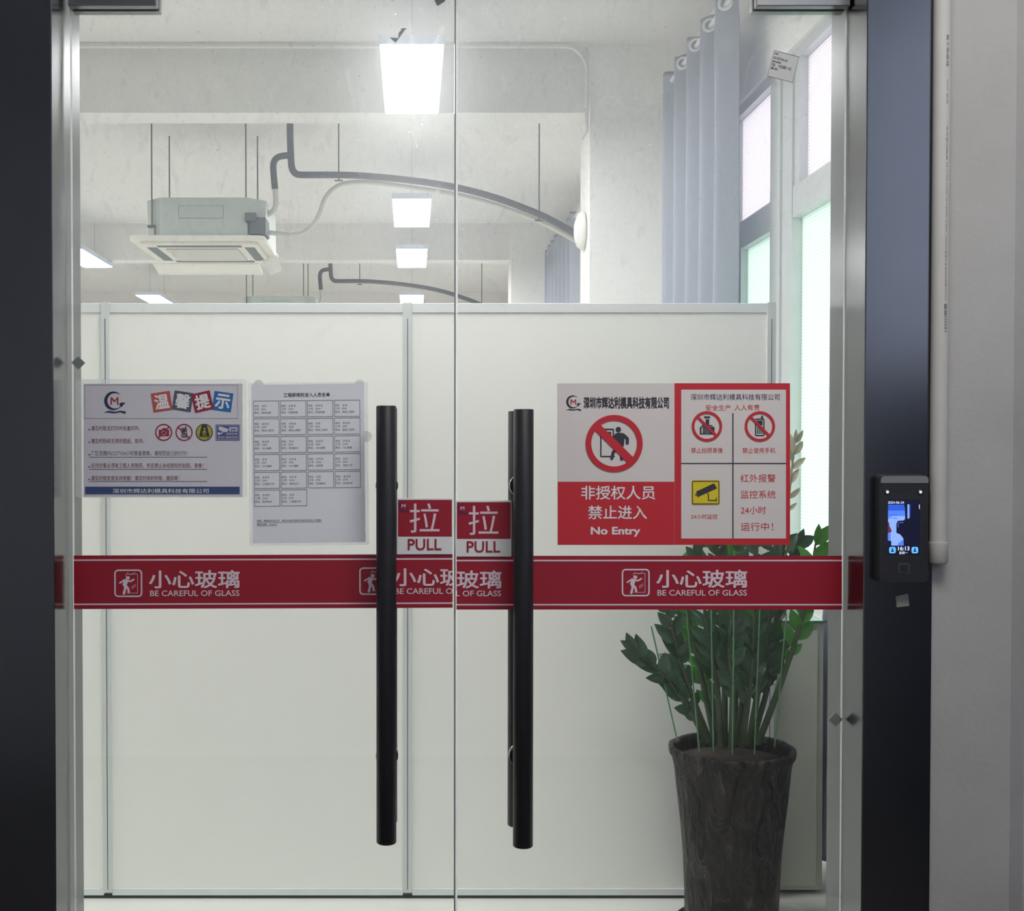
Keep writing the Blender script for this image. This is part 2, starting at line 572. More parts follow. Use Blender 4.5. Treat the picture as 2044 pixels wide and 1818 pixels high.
# wall that holds the doors (corridor side is grey-white plaster), with a shallow pilaster at its right end
xw0 = 0.913
b = MB()
b.box(XLEFT, -0.80, 2.13, 2.27, 0, CEIL, M_corr)
b.box(xw0, 2.1, 2.13, 2.27, 0, CEIL, M_corr)
b.box(-0.80, xw0, 2.13, 2.27, Z_HEAD + .08, CEIL, M_corr)
xk = px(2029, 900, 2.1).x
b.slab([(xw0, 2.112), (xk, 2.112), (xk + .16, 2.20), (xk + .16, 2.14), (xw0, 2.14)][::1], 0, 3.2, M_corr)
struct(b.build('wall_front'), 'grey-white plaster wall around the doors', 'wall')

# right wall with the window opening
WY0, WY1, WZ0, WZ1 = 3.95, 6.30, 0.75, 3.18
b = MB()
b.box(XWALL, XWALL + .2, 2.27, WY0, 0, CEIL, M_wall)
b.box(XWALL, XWALL + .2, WY1, YFAR, 0, CEIL, M_wall)
b.box(XWALL, XWALL + .2, WY0, WY1, 0, WZ0, M_wall)
b.box(XWALL, XWALL + .2, WY0, WY1, WZ1, CEIL, M_wall)
struct(b.build('wall_right'), 'white right wall of the office with the window', 'wall')

# beams and columns
BEAMS = ((7.25, 7.49), (12.95, 13.19), (18.7, 18.94))
for i, (y0, y1) in enumerate(BEAMS):
    b = MB(); b.box(XLEFT, XWALL, y0, y1, 3.45, CEIL, M_ceil)
    struct(b.build('trim_%d' % (i + 1)), ('nearest', 'middle', 'farthest')[i] + ' white concrete beam under the office ceiling', 'beam')
for i, y0 in enumerate((7.2, 12.9)):
    b = MB(); b.box(1.062, XWALL, y0, y0 + .4, 0, CEIL, M_wall)
    struct(b.build('trim_%d' % (i + 4)), ('near', 'far')[i] + ' white column against the right wall', 'column')

# ------------------------------------------------------------------ door frame and glass doors
def jamb(name, x0, x1, label):
    b = MB(); b.box(x0, x1, D_FACE, D_BACK, 0, Z_HEAD + .10, M_steel)
    o = b.build(name, bevel=0.002)
    return struct(o, label, 'door frame')


jamb('trim_6', -0.80, XL, 'glossy black steel door post at the left edge')
jamb('trim_7', XR, xw0, 'glossy black steel door post carrying the access terminal')
b = MB(); b.box(XL, XR, D_FACE, D_BACK, Z_HEAD, Z_HEAD + .10, M_steel)
struct(b.build('trim_8'), 'black steel head of the door frame', 'door frame')

DG0, DG1 = 2.195, 2.205
LEAF_TOP = Z_HEAD - .008


def door(name, label, x0, x1, hx, ztop, zbot, fit_x0, fit_x1, edge_strips, stamp):
    root = struct(empty(name, ((x0 + x1) / 2, 2.2, 0.0)), label, 'door')
    g = MB(); g.box(x0, x1, DG0, DG1, 0.012, LEAF_TOP, M_glass)
    g.build('glass_pane', root)
    for xa, xb, mm in edge_strips:  # strips along the glass edges; the white ones paint their gleam
        e = MB(); e.box(xa, xb, DG1 - .0003, DG1 + .0008, 0.012, LEAF_TOP, mm)
        e.build('edge_strip', root)
    # patch fitting clamped on the upper corner, a bottom one under the frame of the photo
    for za, zb in ((px(200, 13, 2.18).z, LEAF_TOP), (0.004, 0.065)):
        f = MB()
        f.box(fit_x0, fit_x1, 2.176, DG0, za, zb, M_patch)
        f.box(fit_x0, fit_x1, DG1, 2.224, za, zb, M_patch)
        fo = f.build('patch_fitting', root, bevel=0.0015)
        fo['label'] = 'brushed steel patch fitting'
    # pull handle: outer and inner tube on standoffs
    zs = (px(771, 969, 2.2).z, px(771, 1507, 2.2).z)
    for yc, nm in ((2.142, 'outer black tube handle'), (2.262, 'inner black tube handle')):
        h = MB()
        r = 0.0179
        h.lathe([(0.0, 0), (r - .0015, 0), (r, .0015), (r, ztop - zbot - .0015), (r - .0015, ztop - zbot), (0, ztop - zbot)], (hx, yc, zbot), M_black, 40)
        ho = h.build('pull_handle', root)
        ho['label'] = nm
        for z in zs:
            st = MB(); y0, y1 = (yc, DG0) if yc < 2.2 else (DG1, yc)
            st.lathe([(0.0105, 0), (0.0105, y1 - y0)], (hx, y0, z), M_black, 24, axis='y')
            st.build('standoff', ho)
            wa = MB(); ya = DG0 - .004 if yc < 2.2 else DG1
            wa.lathe([(0.0195, 0), (0.0205, .002), (0.0205, .004)], (hx, ya, z), M_black if yc < 2.2 else M_washer, 32, axis='y')
            wa.build('washer', ho)
    p = Print(DG0)
    u, v = stamp
    p.ring('tempering_mark', P_white, u, v, 6.5, 5.4)
    p.text('tempering_mark', P_white, 'A', u - 2.6, v - 3.4, u + 2.6, v + 3.4, 0.01)
    p.finish(root)
    return root


XA, XB = px(146, 900, 2.2).x, px(906.5, 900, 2.2).x
XC, XD = px(909.5, 900, 2.2).x, px(1683.5, 900, 2.2).x
zt, zb = px(771, 809, 2.125).z, px(771, 1688, 2.125).z
door('door_1', 'left frameless glass door with long black pull handle', XA, XB, px(771, 900, 2.142).x, zt, zb, XA + .001, px(313, 10, 2.18).x,
     [(XB, XB + .0026, M_edge2), (XA - .003, XA, M_edge)], (842, 19))
zt, zb = px(1045, 816, 2.125).z, px(1045, 1695, 2.125).z
door('door_2', 'right frameless glass door with long black pull handle', XC, XD, px(1045, 900, 2.142).x, zt, zb, px(1509, 10, 2.18).x, XD - .001,
     [(XC - .0002, XC + .0038, M_edge), (XD, XD + .003, M_edge)], (972, 22))


# ------------------------------------------------------------------ signs on the doors
def board(name, u0, v0, u1, v1, d0, d1, m, rot=None, round_px=0.0):
    """a sheet or board on the glass, front face at d0"""
    b = MB()
    q = Print(d0, rot)
    pts = rrect(u0, v0, u1, v1, round_px, 4) if round_px else [(u0, v1), (u1, v1), (u1, v0), (u0, v0)]
    if round_px:
        pts = pts[::-1]
    w = [q.w(u, v, 0) for u, v in pts]
    b.prism([(c.x, c.z) for c in w], d0, d1, m)
    c = q.w((u0 + u1) / 2, v1, 0)
    return b.build(name, origin=(c.x, d1, c.z))


def emblem(p, cu, cv, s, mc, mm, ms, layer=2, part='company_emblem'):
    """C-shaped swoosh with an M inside and a wave below; s = photo pixels per unit of the drawing (C radius 115)"""
    f = lambda x, y: (cu + x * s, cv + y * s)
    n = 28
    outer, inner = [], []
    for i in range(n + 1):
        a = math.radians(38 + (322 - 38) * i / n)
        t = math.sin(math.pi * min(1, max(0, i / n)))
        outer.append(f(115 * math.cos(a), -115 * math.sin(a)))
        ri = 111 - 30 * t
        inner.append(f(ri * math.cos(a) + 6, -ri * math.sin(a)))
    for i in range(n):
        p.poly(part, mc, [outer[i], outer[i + 1], inner[i + 1], inner[i]], layer)
    p.poly(part, mc, [f(72, 42), f(92, 22), f(142, 24), f(138, 42), f(118, 44), f(112, 72), f(86, 72), f(62, 98), f(84, 62)], layer)
    p.poly(part, ms, [f(-125, 150), f(-62, 124), f(20, 136), f(88, 122), f(155, 134), f(145, 162), f(84, 140), f(14, 154), f(-70, 144)], layer)
    p.stroke(part, mm, [f(-28, 48), f(-28, -42), f(14, 10), f(54, -42), f(54, 48)], 17 * s, layer, False)


COMPANY = '深圳市辉达利模具科技有限公司'
SLEEVE = clear_mat('clear_plastic_sleeve', (0.97, 0.97, 0.98, 1), white=0.22, refl=0.05)

# --- courtesy notice in a plastic sleeve, left door
t = board('notice', 151, 757, 492, 993, 2.1915, 2.1949, SLEEVE, round_px=5)
tag(t, 'landscape notice in a clear sleeve with four coloured title squares, left on left door', 'sign')
p = Print(2.1912)
p.zoom(160, 760, 6.194)
p.rect('paper_sheet', P_paper, 42, 36, 2008, 1434, 0)
p.frame('ruled_lines', P_lgrey, 55, 48, 1950, 466, 5, 1)
emblem(p, 412, 246, 1.0, P_navy, P_inkred, P_navy, 1)
for cx, cy, tr, c, ch in ((1008, 257, 8.5, P_terra, '温'), (1268, 252, -9, P_slate, '馨'), (1512, 257, 13, P_wine, '提'), (1762, 257, -8, P_blue, '示')):
    a = math.radians(tr); hs = 118
    q = [(cx + x * math.cos(a) + y * math.sin(a), cy - x * math.sin(a) + y * math.cos(a)) for x, y in ((-hs, -hs), (hs, -hs), (hs, hs), (-hs, hs))]
    p.poly('title_square', c, q, 1)
    p.text('title_lettering', P_white, ch, cx - 92, cy - 92, cx + 92, cy + 92, 0.03, 2, turn=tr)
for (t0, x1, y0, y1, c) in (('请及时取走打印件和复印件。', 742, 556, 616, P_maroon), ('请及时粉碎无用的图纸、软件。', 792, 712, 774, P_maroon),
                            ('厂区范围内CCTV24小时录音录像，请规范自己的行为！', 1330, 864, 926, P_grey),
                            ('任何访客必须有工程人员陪同，并且禁止未经授权的拍照、录像！', 1522, 1016, 1078, P_maroon),
                            ('请及时锁定或关闭电脑！请及时收好样板、图纸等！', 1226, 1172, 1232, P_maroon)):
    p.text('body_lettering', c, t0, 135, y0, x1, y1, 0.0, 1)
    p.disc('body_lettering', P_dark, 112, y1 - 14, 9, 1, 10)
for y in (943, 1093, 1243):
    p.rect('ruled_lines', P_grey, 112, y - 3, 1570, y + 3, 1)
# no-camera pictogram
p.ring('camera_pictogram', P_wine, 1033, 637, 106, 90, 1)
p.poly('camera_pictogram', P_wine, [(972, 604), (1008, 604), (1020, 584), (1062, 584), (1072, 604), (1100, 604), (1100, 684), (972, 684)], 1)
p.ring('camera_pictogram', P_paper, 1036, 644, 28, 22, 2)
p.stroke('camera_pictogram', P_wine, [(1100, 566), (966, 704)], 13, 2)
# no-phone pictogram
p.ring('phone_pictogram', P_wine, 1285, 637, 106, 91, 1)
p.frame('phone_pictogram', P_dark, 1252, 580, 1322, 700, 9, 1, 12)
p.rect('phone_pictogram', P_dark, 1266, 596, 1308, 630, 1)
p.stroke('phone_pictogram', P_dark, [(1304, 582), (1306, 566)], 12, 1)
for k in range(9):
    p.rect('phone_pictogram', P_dark, 1266 + 15 * (k % 3), 642 + 17 * (k // 3), 1276 + 15 * (k % 3), 653 + 17 * (k // 3), 1)
p.stroke('phone_pictogram', P_wine, [(1208, 566), (1358, 712)], 13, 2)
# walkway pictogram
p.disc('walkway_pictogram', P_dark, 1535, 637, 106, 1)
p.disc('walkway_pictogram', P_olive, 1535, 637, 95, 2)
p.poly('walkway_pictogram', P_dark, [(1505, 545), (1565, 545), (1602, 690), (1470, 690)], 3)
p.disc('walkway_pictogram', P_olive, 1538, 590, 13, 4, 14)
for q in ([(1536, 606), (1536, 640)], [(1536, 640), (1516, 682)], [(1536, 640), (1556, 682)], [(1536, 612), (1512, 642)], [(1536, 612), (1560, 640)]):
    p.stroke('walkway_pictogram', P_olive, q, 11, 4)
p.text('walkway_pictogram', P_olive, '行人通道', 1490, 694, 1582, 714, 0.01, 3)
# video surveillance pictogram
p.rect('surveillance_pictogram', P_cctv, 1675, 540, 1974, 738, 1)
p.frame('surveillance_pictogram', P_paper, 1684, 549, 1965, 729, 4, 2)
p.poly('surveillance_pictogram', P_paper, [(1708, 570), (1740, 564), (1836, 598), (1818, 632), (1784, 634), (1712, 606)], 2)
p.stroke('surveillance_pictogram', P_paper, [(1762, 632), (1746, 652), (1722, 652)], 13, 2)
p.disc('surveillance_pictogram', P_paper, 1716, 652, 17, 2, 14)
p.rect('surveillance_pictogram', P_paper, 1842, 572, 1946, 626, 2)
p.text('surveillance_pictogram', P_cctv, '24H', 1856, 582, 1932, 616, 0.03, 3)
p.text('surveillance_pictogram', P_paper, '监控区域', 1806, 640, 1942, 668, 0.01, 2)
p.text('surveillance_pictogram', P_paper, '您已进入视频监控区域', 1700, 682, 1948, 714, 0.01, 2)
p.rect('company_bar', P_bluebar, 62, 1308, 1972, 1400, 1)
p.text('company_bar', P_white, COMPANY, 402, 1332, 1590, 1390, 0.008, 2)
p.finish(t)

clear_mat('adhesive_gel', (0.86, 0.88, 0.87, 1), white=0.12, refl=0.04)
# --- list of authorised staff, left door
t = board('staff_list', 497, 763, 735, 1088, 2.1915, 2.1949, SLEEVE, (616, 925, 0.5), 3)
tag(t, 'portrait sheet with a grid of boxes, in a clear sleeve left of the door handle', 'sign')
for u, v, r in ((516, 768, 10), (718, 766, 9), (731, 871, 11)):
    q = px(u, v, 2.1946)
    b = MB(); b.lathe([(0.0, 0), (r / 1090 * .9, 0), (r / 1090, .0004), (r / 1090, .0012)], (q.x, 2.1937, q.z), MATS['adhesive_gel'], 24, axis='y'); b.build('adhesive_dot', t)
p = Print(2.1912, (616, 925, 0.6))
p.rect('paper_sheet', P_paper2, 503, 766.5, 728, 1083, 0)
p.text('heading_lettering', P_dark, '工程部授权进入人员名单', 567.5, 783.6, 660, 791.8, 0.006, 1)
JOBS = ('模具经理', '项目经理', '项目经理', '模具工程师', '模具工程师', '模具工程师', '模具工程师', '模具工程师', 'CNC编程', '检测技术', 'CNC编程', 'CNC编程', 'CNC编程', 'CNC编程', '总经理', '电极工艺',
        '工程部文员', '采购文员', '检测技术', '检测技术', '检测技术', '工程部文员')
JW = {'模具经理': 20, '项目经理': 20, '模具工程师': 25, 'CNC编程': 20, '检测技术': 20, '总经理': 15, '电极工艺': 20, '工程部文员': 25, '采购文员': 20}
for k in range(22):
    c, r = k % 4, k // 4
    u0, v0 = 506.8 + 53.8 * c, 798.8 + 35.55 * r
    p.frame('cell_grid', P_slate, u0, v0, u0 + 51.6, v0 + 33.0, 0.75, 1)
    p.text('entry_lettering', P_grey, '姓名：', u0 + 2, v0 + 8.2, u0 + 12.6, v0 + 12.6, 0.0, 1, res=1)
    for q in range(2 + (k * 7 % 3 > 0)):                 # the names themselves are too blurred to read: short strokes
        uu = u0 + 17 + q * 5
        for (a, b_, c_, d_) in ((0, .6, 4, 1.0), (1.7, 0, 2.1, 4.2), (.3, 2.2, 3.7, 2.6), (.4, 3.7, 3.6, 4.1)):
            p.rect('entry_lettering', P_grey, uu + a, v0 + 8.3 + b_, uu + c_, v0 + 8.3 + d_, 1)
    p.text('entry_lettering', P_grey, '工号：DM0', u0 + 2, v0 + 14.8, u0 + 25 + (k % 3), v0 + 19.2, 0.0, 1, res=1)
    p.text('entry_lettering', P_grey, '职位：' + JOBS[k], u0 + 2, v0 + 21.6, u0 + 15 + JW[JOBS[k]], v0 + 26.0, 0.0, 1, res=1)
p.text('footnote_lettering', P_dark, '说明：除授权人员之外，其它人员必须经允许后方可进入工程部。', 511.5, 1036.2, 641, 1040.8, 0.0, 1, res=1)
p.rect('footnote_lettering', P_dark, 511.5, 1041.6, 641, 1042.1, 1)
p.text('footnote_lettering', P_dark, '更新日期：2024.3.1', 511.5, 1043.4, 552, 1047.6, 0.0, 1, res=1)
p.rect('footnote_lettering', P_dark, 511.5, 1048.2, 552, 1048.7, 1)
p.finish(t)

# --- no entry board, right door
t = board('no_entry_sign', 1113, 765, 1346.3, 1087.6, 2.1905, 2.1949, P_board)
tag(t, 'white and red board with a no-entry walker pictogram, on the right door', 'sign')
p = Print(2.1905)
p.zoom(1100, 750, 4.088)
p.rect('red_panel', P_red, 55, 864, 1006, 1379, 1)
emblem(p, 176, 212, 0.46, P_dark, P_inkred, P_dark, 1)
p.text('company_lettering', P_dark, COMPANY, 265, 170, 962, 268, 0.035, 1)
p.ring('prohibition_ring', P_red, 515, 552, 233, 187, 3, 72)
p.stroke('prohibition_ring', P_red, [(372, 414), (662, 702)], 66, 3, False)
K = 'walker_pictogram'
p.stroke(K, P_dark, [(508, 520), (508, 436), (406, 436), (406, 658), (516, 658)], 11, 1)
p.rect(K, P_dark, 424, 456, 490, 508, 1)
p.disc(K, P_dark, 549, 438, 22, 2)
p.poly(K, P_dark, [(520, 472), (548, 464), (582, 466), (600, 482), (596, 560), (586, 590), (588, 686), (564, 686), (560, 600), (540, 575), (536, 520), (520, 540)], 2)
p.stroke(K, P_dark, [(590, 482), (622, 512), (622, 548)], 26, 2)
p.stroke(K, P_dark, [(530, 482), (508, 520), (470, 544)], 22, 2)
p.stroke(K, P_dark, [(556, 580), (508, 622), (496, 672)], 26, 2)
p.stroke(K, P_dark, [(574, 600), (577, 680)], 25, 2)
p.text('warning_lettering', P_white, '非授权人员', 245, 897, 850, 1010, 0.012, 2)
p.text('warning_lettering', P_white, '禁止进入', 302, 1058, 782, 1170, 0.012, 2)
p.text('warning_lettering', P_white, 'No Entry', 324, 1232, 728, 1314, 0.03, 2)
p.finish(t)

# --- safety board with four fields, right door
t = board('safety_sign', 1346.6, 764.8, 1577, 1087.3, 2.1905, 2.1949, P_red)
tag(t, 'red-edged board in four fields with a yellow camera pictogram, on the right door', 'sign')
p = Print(2.1905)
p.zoom(1100, 750, 4.088)
p.rect('white_panel', P_board, 1062, 113, 1917, 1327, 1)
p.rect('dividing_lines', P_dark, 1479, 305, 1489, 1325, 2)
p.rect('dividing_lines', P_dark, 1062, 710, 1917, 719, 2)
p.text('company_lettering', P_navy, COMPANY, 1140, 147, 1865, 198, 0.0, 2)
p.text('slogan_lettering', P_red, '安全生产', 1262, 236, 1466, 284, 0.002, 2)
p.text('slogan_lettering', P_red, '人人有责', 1497, 234, 1702, 282, 0.002, 2)
for cx, nm in ((1272, 'camera_pictogram'), (1704, 'phone_pictogram')):
    p.ring(nm, P_red, cx, 412, 124, 102, 4, 56)
    p.stroke(nm, P_red, [(cx - 82, 412 - 82), (cx + 82, 412 + 82)], 22, 4, False)
K = 'camera_pictogram'
p.rect(K, P_dark, 1214, 416, 1334, 478, 2)
p.rect(K, P_dark, 1226, 402, 1318, 412, 2)
p.rect(K, P_dark, 1248, 330, 1298, 346, 2)
p.rect(K, P_dark, 1262, 354, 1290, 402, 2)
p.disc(K, P_slate, 1274, 446, 31, 3)
p.rect(K, P_board, 1228, 424, 1238, 470, 3)
K = 'phone_pictogram'
p.frame(K, P_dark, 1664, 348, 1742, 492, 10, 2, 14)
p.rect(K, P_dark, 1680, 364, 1726, 404, 2)
p.stroke(K, P_dark, [(1722, 348), (1722, 334)], 18, 2)
for k in range(12):
    p.rect(K, P_dark, 1680 + 17 * (k % 3), 416 + 15 * (k // 3), 1692 + 17 * (k % 3), 426 + 15 * (k // 3), 2)
for tx, a, b_, c, d in (('禁止拍照录像', 1142, 586, 1402, 630), ('禁止使用手机', 1562, 586, 1830, 632), ('24小时监控', 1142, 1128, 1358, 1168),
                       ('红外报警', 1546, 802, 1832, 868), ('监控系统', 1546, 934, 1832, 1000), ('24小时', 1548, 1064, 1754, 1128), ('运行中！', 1548, 1196, 1812, 1264)):
    p.text('field_lettering#' + tx, P_red, tx, a, b_, c, d, 0.0, 2)
K = 'surveillance_pictogram'
p.poly(K, P_yellow, rrect(1146, 850, 1378, 1053, 16)[::-1], 2)
p.frame(K, P_dark, 1151, 856, 1373, 1048, 7, 3, 12)
p.poly(K, P_dark, [(1184, 944), (1330, 876), (1354, 918), (1210, 982), (1186, 966)], 3)
p.stroke(K, P_dark, [(1176, 968), (1206, 986)], 8, 3)
p.stroke(K, P_dark, [(1278, 958), (1284, 970), (1284, 1016), (1346, 1016)], 8, 3)
p.rect(K, P_dark, 1344, 994, 1352, 1026, 3)
p.finish(t)

# --- two PULL plates
for du, dv, lab in ((0, 0, 'red and white PULL plate right of the left door handle'), (117.6, 4.6, 'red and white PULL plate left of the right door handle')):
    t = board('pull_sign', 793 + du, 994.6 + dv, 903.2 + du, 1106 + dv, 2.1917, 2.1949, P_white)
    tag(t, lab, 'sign', 'pull signs at the door handles')
    p = Print(2.1917)
    p.rect('red_panel', P_tape, 794.5 + du, 997.6 + dv, 902 + du, 1070.6 + dv, 1)
    p.text('pull_character', P_tapel, '拉', 817.5 + du, 1004.4 + dv, 877.4 + du, 1063 + dv, 0.0, 2)
    p.text('pull_lettering', P_tape, 'PULL', 814 + du, 1075.4 + dv, 881 + du, 1098 + dv, 0.012, 2)
    emblem(p, 804.5 + du, 1009.5 + dv, 0.078, P_purple, P_tapel, P_purple, 2)
    p.finish(t)


# --- red warning tape, one length per door
def tape_text(p, u, v, clip, n=''):
    """u,v = upper left of the pictogram box"""
    K, m = 'walker_pictogram' + n, P_tapel
    if clip[0] <= u and u + 57 <= clip[1]:
        f = lambda x, y: (u + (x - 55) / 6.813, v + (y - 170) / 6.813)
        st = lambda q, w: p.stroke(K, m, [f(*c) for c in q], w / 6.813, 2)
        p.frame(K, m, u, v, u + 56, v + 55, 3.0, 2, 8)
        p.disc(K, m, *f(243, 284), 3.6, 2, 16)
        p.poly(K, m, [f(*c) for c in ((182, 300), (232, 306), (246, 330), (222, 388), (164, 380), (180, 340))], 2)
        st([(196, 312), (132, 352)], 22); st([(228, 322), (276, 332), (322, 304)], 22)
        st([(190, 372), (206, 420), (186, 496)], 34); st([(206, 380), (244, 430), (252, 476)], 30)
        st([(216, 300), (216, 232), (372, 232), (372, 490), (222, 490)], 6)
        st([(232, 210), (246, 228), (290, 240), (338, 210)], 6)
        st([(288, 410), (344, 372)], 6); st([(294, 432), (350, 392)], 6)
    p.text('tape_lettering' + n, m, '小心玻璃', u + 69, v + 1.6, u + 250.6, v + 38, 0.018, 2, clip)
    p.text('english_tape_lettering' + n, m, 'BE CAREFUL OF GLASS', u + 71.3, v + 42, u + 249.8, v + 53.6, 0.012, 2, clip)


for (u0, u1, v0, v1, rot, starts, lab) in ((147.5, 903.4, 1107.2, 1214.2, (525, 1160, 0.2), ((228, 1135.6), (717, 1133)), 'red glass warning tape across the left door'),
                                           (911.2, 1680.5, 1109.2, 1216.6, None, ((750.5, 1136.5), (1241, 1135.2)), 'red glass warning tape across the right door')):
    t = board('warning_tape', u0, v0, u1, v1, 2.1944, 2.1949, P_tape, rot)
    tag(t, lab, 'tape', 'warning tape on the glass doors')
    p = Print(2.1944, rot)
    dv = v0 - 1109.2
    for q in (1118.6, 1206.8):
        p.rect('pale_stripe', P_tapel, u0, q + dv - 1.5, u1, q + dv + 1.5, 1)
    for n_, (u, v) in enumerate(starts):
        tape_text(p, u, v, (u0, u1 - 0.3), '#%d' % n_)
    p.finish(t)

# --- small stickers
M_pad = mat('grey_corner_pad', hexc(132, 140, 138), 0.5)
for u, v, r, lab in ((156, 724, 13.5, 'small grey diamond sticker above the landscape notice'), (1668, 1436, 14.5, 'small grey diamond sticker near the bottom right of the right door')):
    b = MB()
    q = [px(u + a, v + c, 2.192) for a, c in ((0, r), (r, 0), (0, -r), (-r, 0))]
    b.prism([(c.x, c.z) for c in q], 2.192, 2.1949, M_pad)
    tag(b.build('corner_sticker', origin=(q[0].x, 2.1949, q[0].z)), lab, 'sticker', 'diamond stickers on the glass')
t = board('paper_label', 1537.5, 105.5, 1590, 159.2, 2.1942, 2.1949, mat('label_paper', hexc(190, 190, 188), 0.6), (1563.8, 132.3, -14.5))
tag(t, 'tilted square paper label with printed lines, high on the right door', 'label')
p = Print(2.1942, (1563.8, 132.3, -14.5))
for tx, a, b_, c, d in (('日期', 1540.5, 109.5, 1547.5, 113), ('2310273A-01', 1540, 117.5, 1569, 122), ('钢化玻璃', 1540, 125.5, 1557, 129), ('750', 1540, 131.5, 1547, 137),
                       ('×2285 ×2', 1553.5, 131, 1580, 136.6), ('备注：', 1540, 139, 1556, 143)):
    p.text('label_lettering', P_dark, tx, a, b_, c, d, 0.01, 1)
p.frame('label_border', P_grey, 1537.7, 105.7, 1589.8, 159, 0.7, 1)
p.finish(t)


def scrap(name, pts, label, cat, m, d0=2.1943, d1=2.1949):
    b = MB()
    q = [px(u, v, d0) for u, v in pts]
    b.prism([(c.x, c.z) for c in q], d0, d1, m)
    lo = min(q, key=lambda c: c.z)
    return tag(b.build(name, origin=(lo.x, d1, lo.z)), label, cat)


M_scrap = mat('old_sticker_backing', hexc(150, 152, 156), 0.7, noise=0.1, nscale=60)
scrap('sticker_remnant', [(778, 75), (790, 85), (811, 56), (800, 56.5), (801, 60), (796, 65), (795, 76)], 'torn grey corner of a sticker left on the glass, top of left door', 'sticker', M_scrap)
scrap('dark_sticker', [(858, -14), (866, -2), (873, 12), (889, 2), (880, -14)], 'dark grey square sticker cut by the top edge of the photo', 'sticker', mat('dark_sticker_film', hexc(92, 98, 98), 0.6))
scrap('tape_scrap', [(361, 223), (369, 210), (376, 204), (377, 190), (383, 183), (391, 182), (389, 190), (387, 203), (378, 206), (371, 212), (364, 224)], 'torn scrap of white adhesive tape on the left door', 'tape', mat('white_tape_film', hexc(240, 240, 238), 0.5, transl=0.4))
scrap('paper_scrap', [(1788, 1190), (1813, 1185), (1815, 1209), (1790, 1212)], 'small torn grey paper scrap on the black post under the terminal', 'paper', mat('grimy_paper', hexc(150, 150, 140), 0.8, noise=0.1, nscale=80), D_FACE - .0008, D_FACE)

# ------------------------------------------------------------------ access terminal on the right post
DT0, DT1 = 2.080, D_FACE
M_tbody = mat('terminal_black', (0.026, 0.026, 0.030, 1), 0.35, noise=0.05, nscale=40)
SC = mat('screen_dark', (0.008, 0.009, 0.03, 1), 0.25, emit=0.5)
SB = mat('screen_blue', (0.03, 0.10, 0.62, 1), 0.3, emit=0.7)
SM = mat('screen_mid_blue', (0.08, 0.21, 0.80, 1), 0.3, emit=0.7)
SW = mat('screen_pale_blue', (0.26, 0.42, 0.95, 1), 0.3, emit=0.7)
SI = mat('screen_icon_blue', (0.12, 0.42, 1.0, 1), 0.3, emit=0.9)
ST = mat('screen_text', (0.75, 0.8, 1.0, 1), 0.3, emit=0.9)
SR = mat('screen_red', (0.16, 0.03, 0.06, 1), 0.3, emit=0.6)
a, c = px(1755.5, 1162, DT0), px(1854, 948.5, DT0)
root = empty('access_terminal', ((a.x + c.x) / 2, DT1, a.z))
tag(root, 'black face recognition terminal with lit blue screen on right post', 'terminal')
b = MB(); b.prism(rrect(a.x, a.z, c.x, c.z, 0.007), DT0, DT1, M_tbody, True); b.build('body', root, bevel=0.0012)
k = px(1800, 964, DT0).z
b = MB(); b.prism([q for q in rrect(a.x + .001, a.z, c.x - .001, c.z - .001, 0.007) if q[1] > k] + [(a.x + .001, k), (c.x - .001, k)], DT0 - .0012, DT0 + .004, mat('terminal_grey_band', hexc(128, 128, 128), 0.4))
b.build('top_band', root)
for u in (1770.5, 1836.5):
    b = MB(); q = px(u, 982, DT0)
    b.lathe([(0.0, 0), (0.0042, 0), (0.0046, .0008), (0.0046, .0014)], (q.x, DT0 - .0014, q.z), M_tbody, 20, axis='y')
    le = b.build('sensor_lens', root)
    b = MB(); b.lathe([(0.0, 0), (0.0018, .0), (0.0026, .0004)], (q.x + .0005, DT0 - .0018, q.z), mat('lens_led', (0.9, 0.85, 0.85, 1), 0.2, emit=0.5), 14, axis='y')
    b.build('lens_window', le)
p = Print(DT0)
p.zoom(1640, 900, 4.545)
p.rect('screen', SC, 600, 442, 892, 940, 1)
p.poly('screen', SB, [(602, 486), (748, 486), (756, 520), (758, 604), (750, 628), (690, 634), (602, 634)], 2)
p.poly('screen', SM, [(602, 540), (754, 540), (758, 604), (750, 628), (690, 634), (602, 634)], 3)
p.poly('screen', SW, [(612, 590), (756, 590), (756, 618), (746, 629), (690, 634), (678, 660), (678, 742), (712, 756), (740, 790), (744, 858), (632, 858), (632, 816), (602, 812), (602, 640)], 4)
p.poly('screen', SR, [(602, 640), (612, 650), (616, 680), (636, 722), (632, 738), (602, 744)], 5)
p.poly('screen', SM, [(604, 745), (626, 745), (626, 812), (604, 812)], 5)
p.poly('screen', SM, [(690, 842), (744, 800), (744, 858), (690, 858)], 5)
for q in ([(612, 582), (682, 580)], [(612, 604), (640, 598)], [(650, 606), (684, 612)], [(620, 592), (620, 612)]):
    p.stroke('screen', SB, q, 5, 5)
p.stroke('screen', SW, [(787, 490), (787, 606)], 16, 2)
p.stroke('screen', SB, [(802, 488), (800, 600)], 6, 3)
p.stroke('screen', ST, [(887, 488), (887, 524)], 5, 2)
p.stroke('screen', SM, [(694, 648), (694, 690)], 5, 2); p.stroke('screen', SM, [(708, 650), (740, 648)], 5, 2)
p.text('screen', ST, '2024-06-24', 602, 456, 748, 478, 0.0, 2)
p.text('screen', ST, '16:13', 694, 866, 796, 902, 0.01, 2)
p.text('screen', ST, '星期一', 704, 912, 780, 936, 0.0, 2)
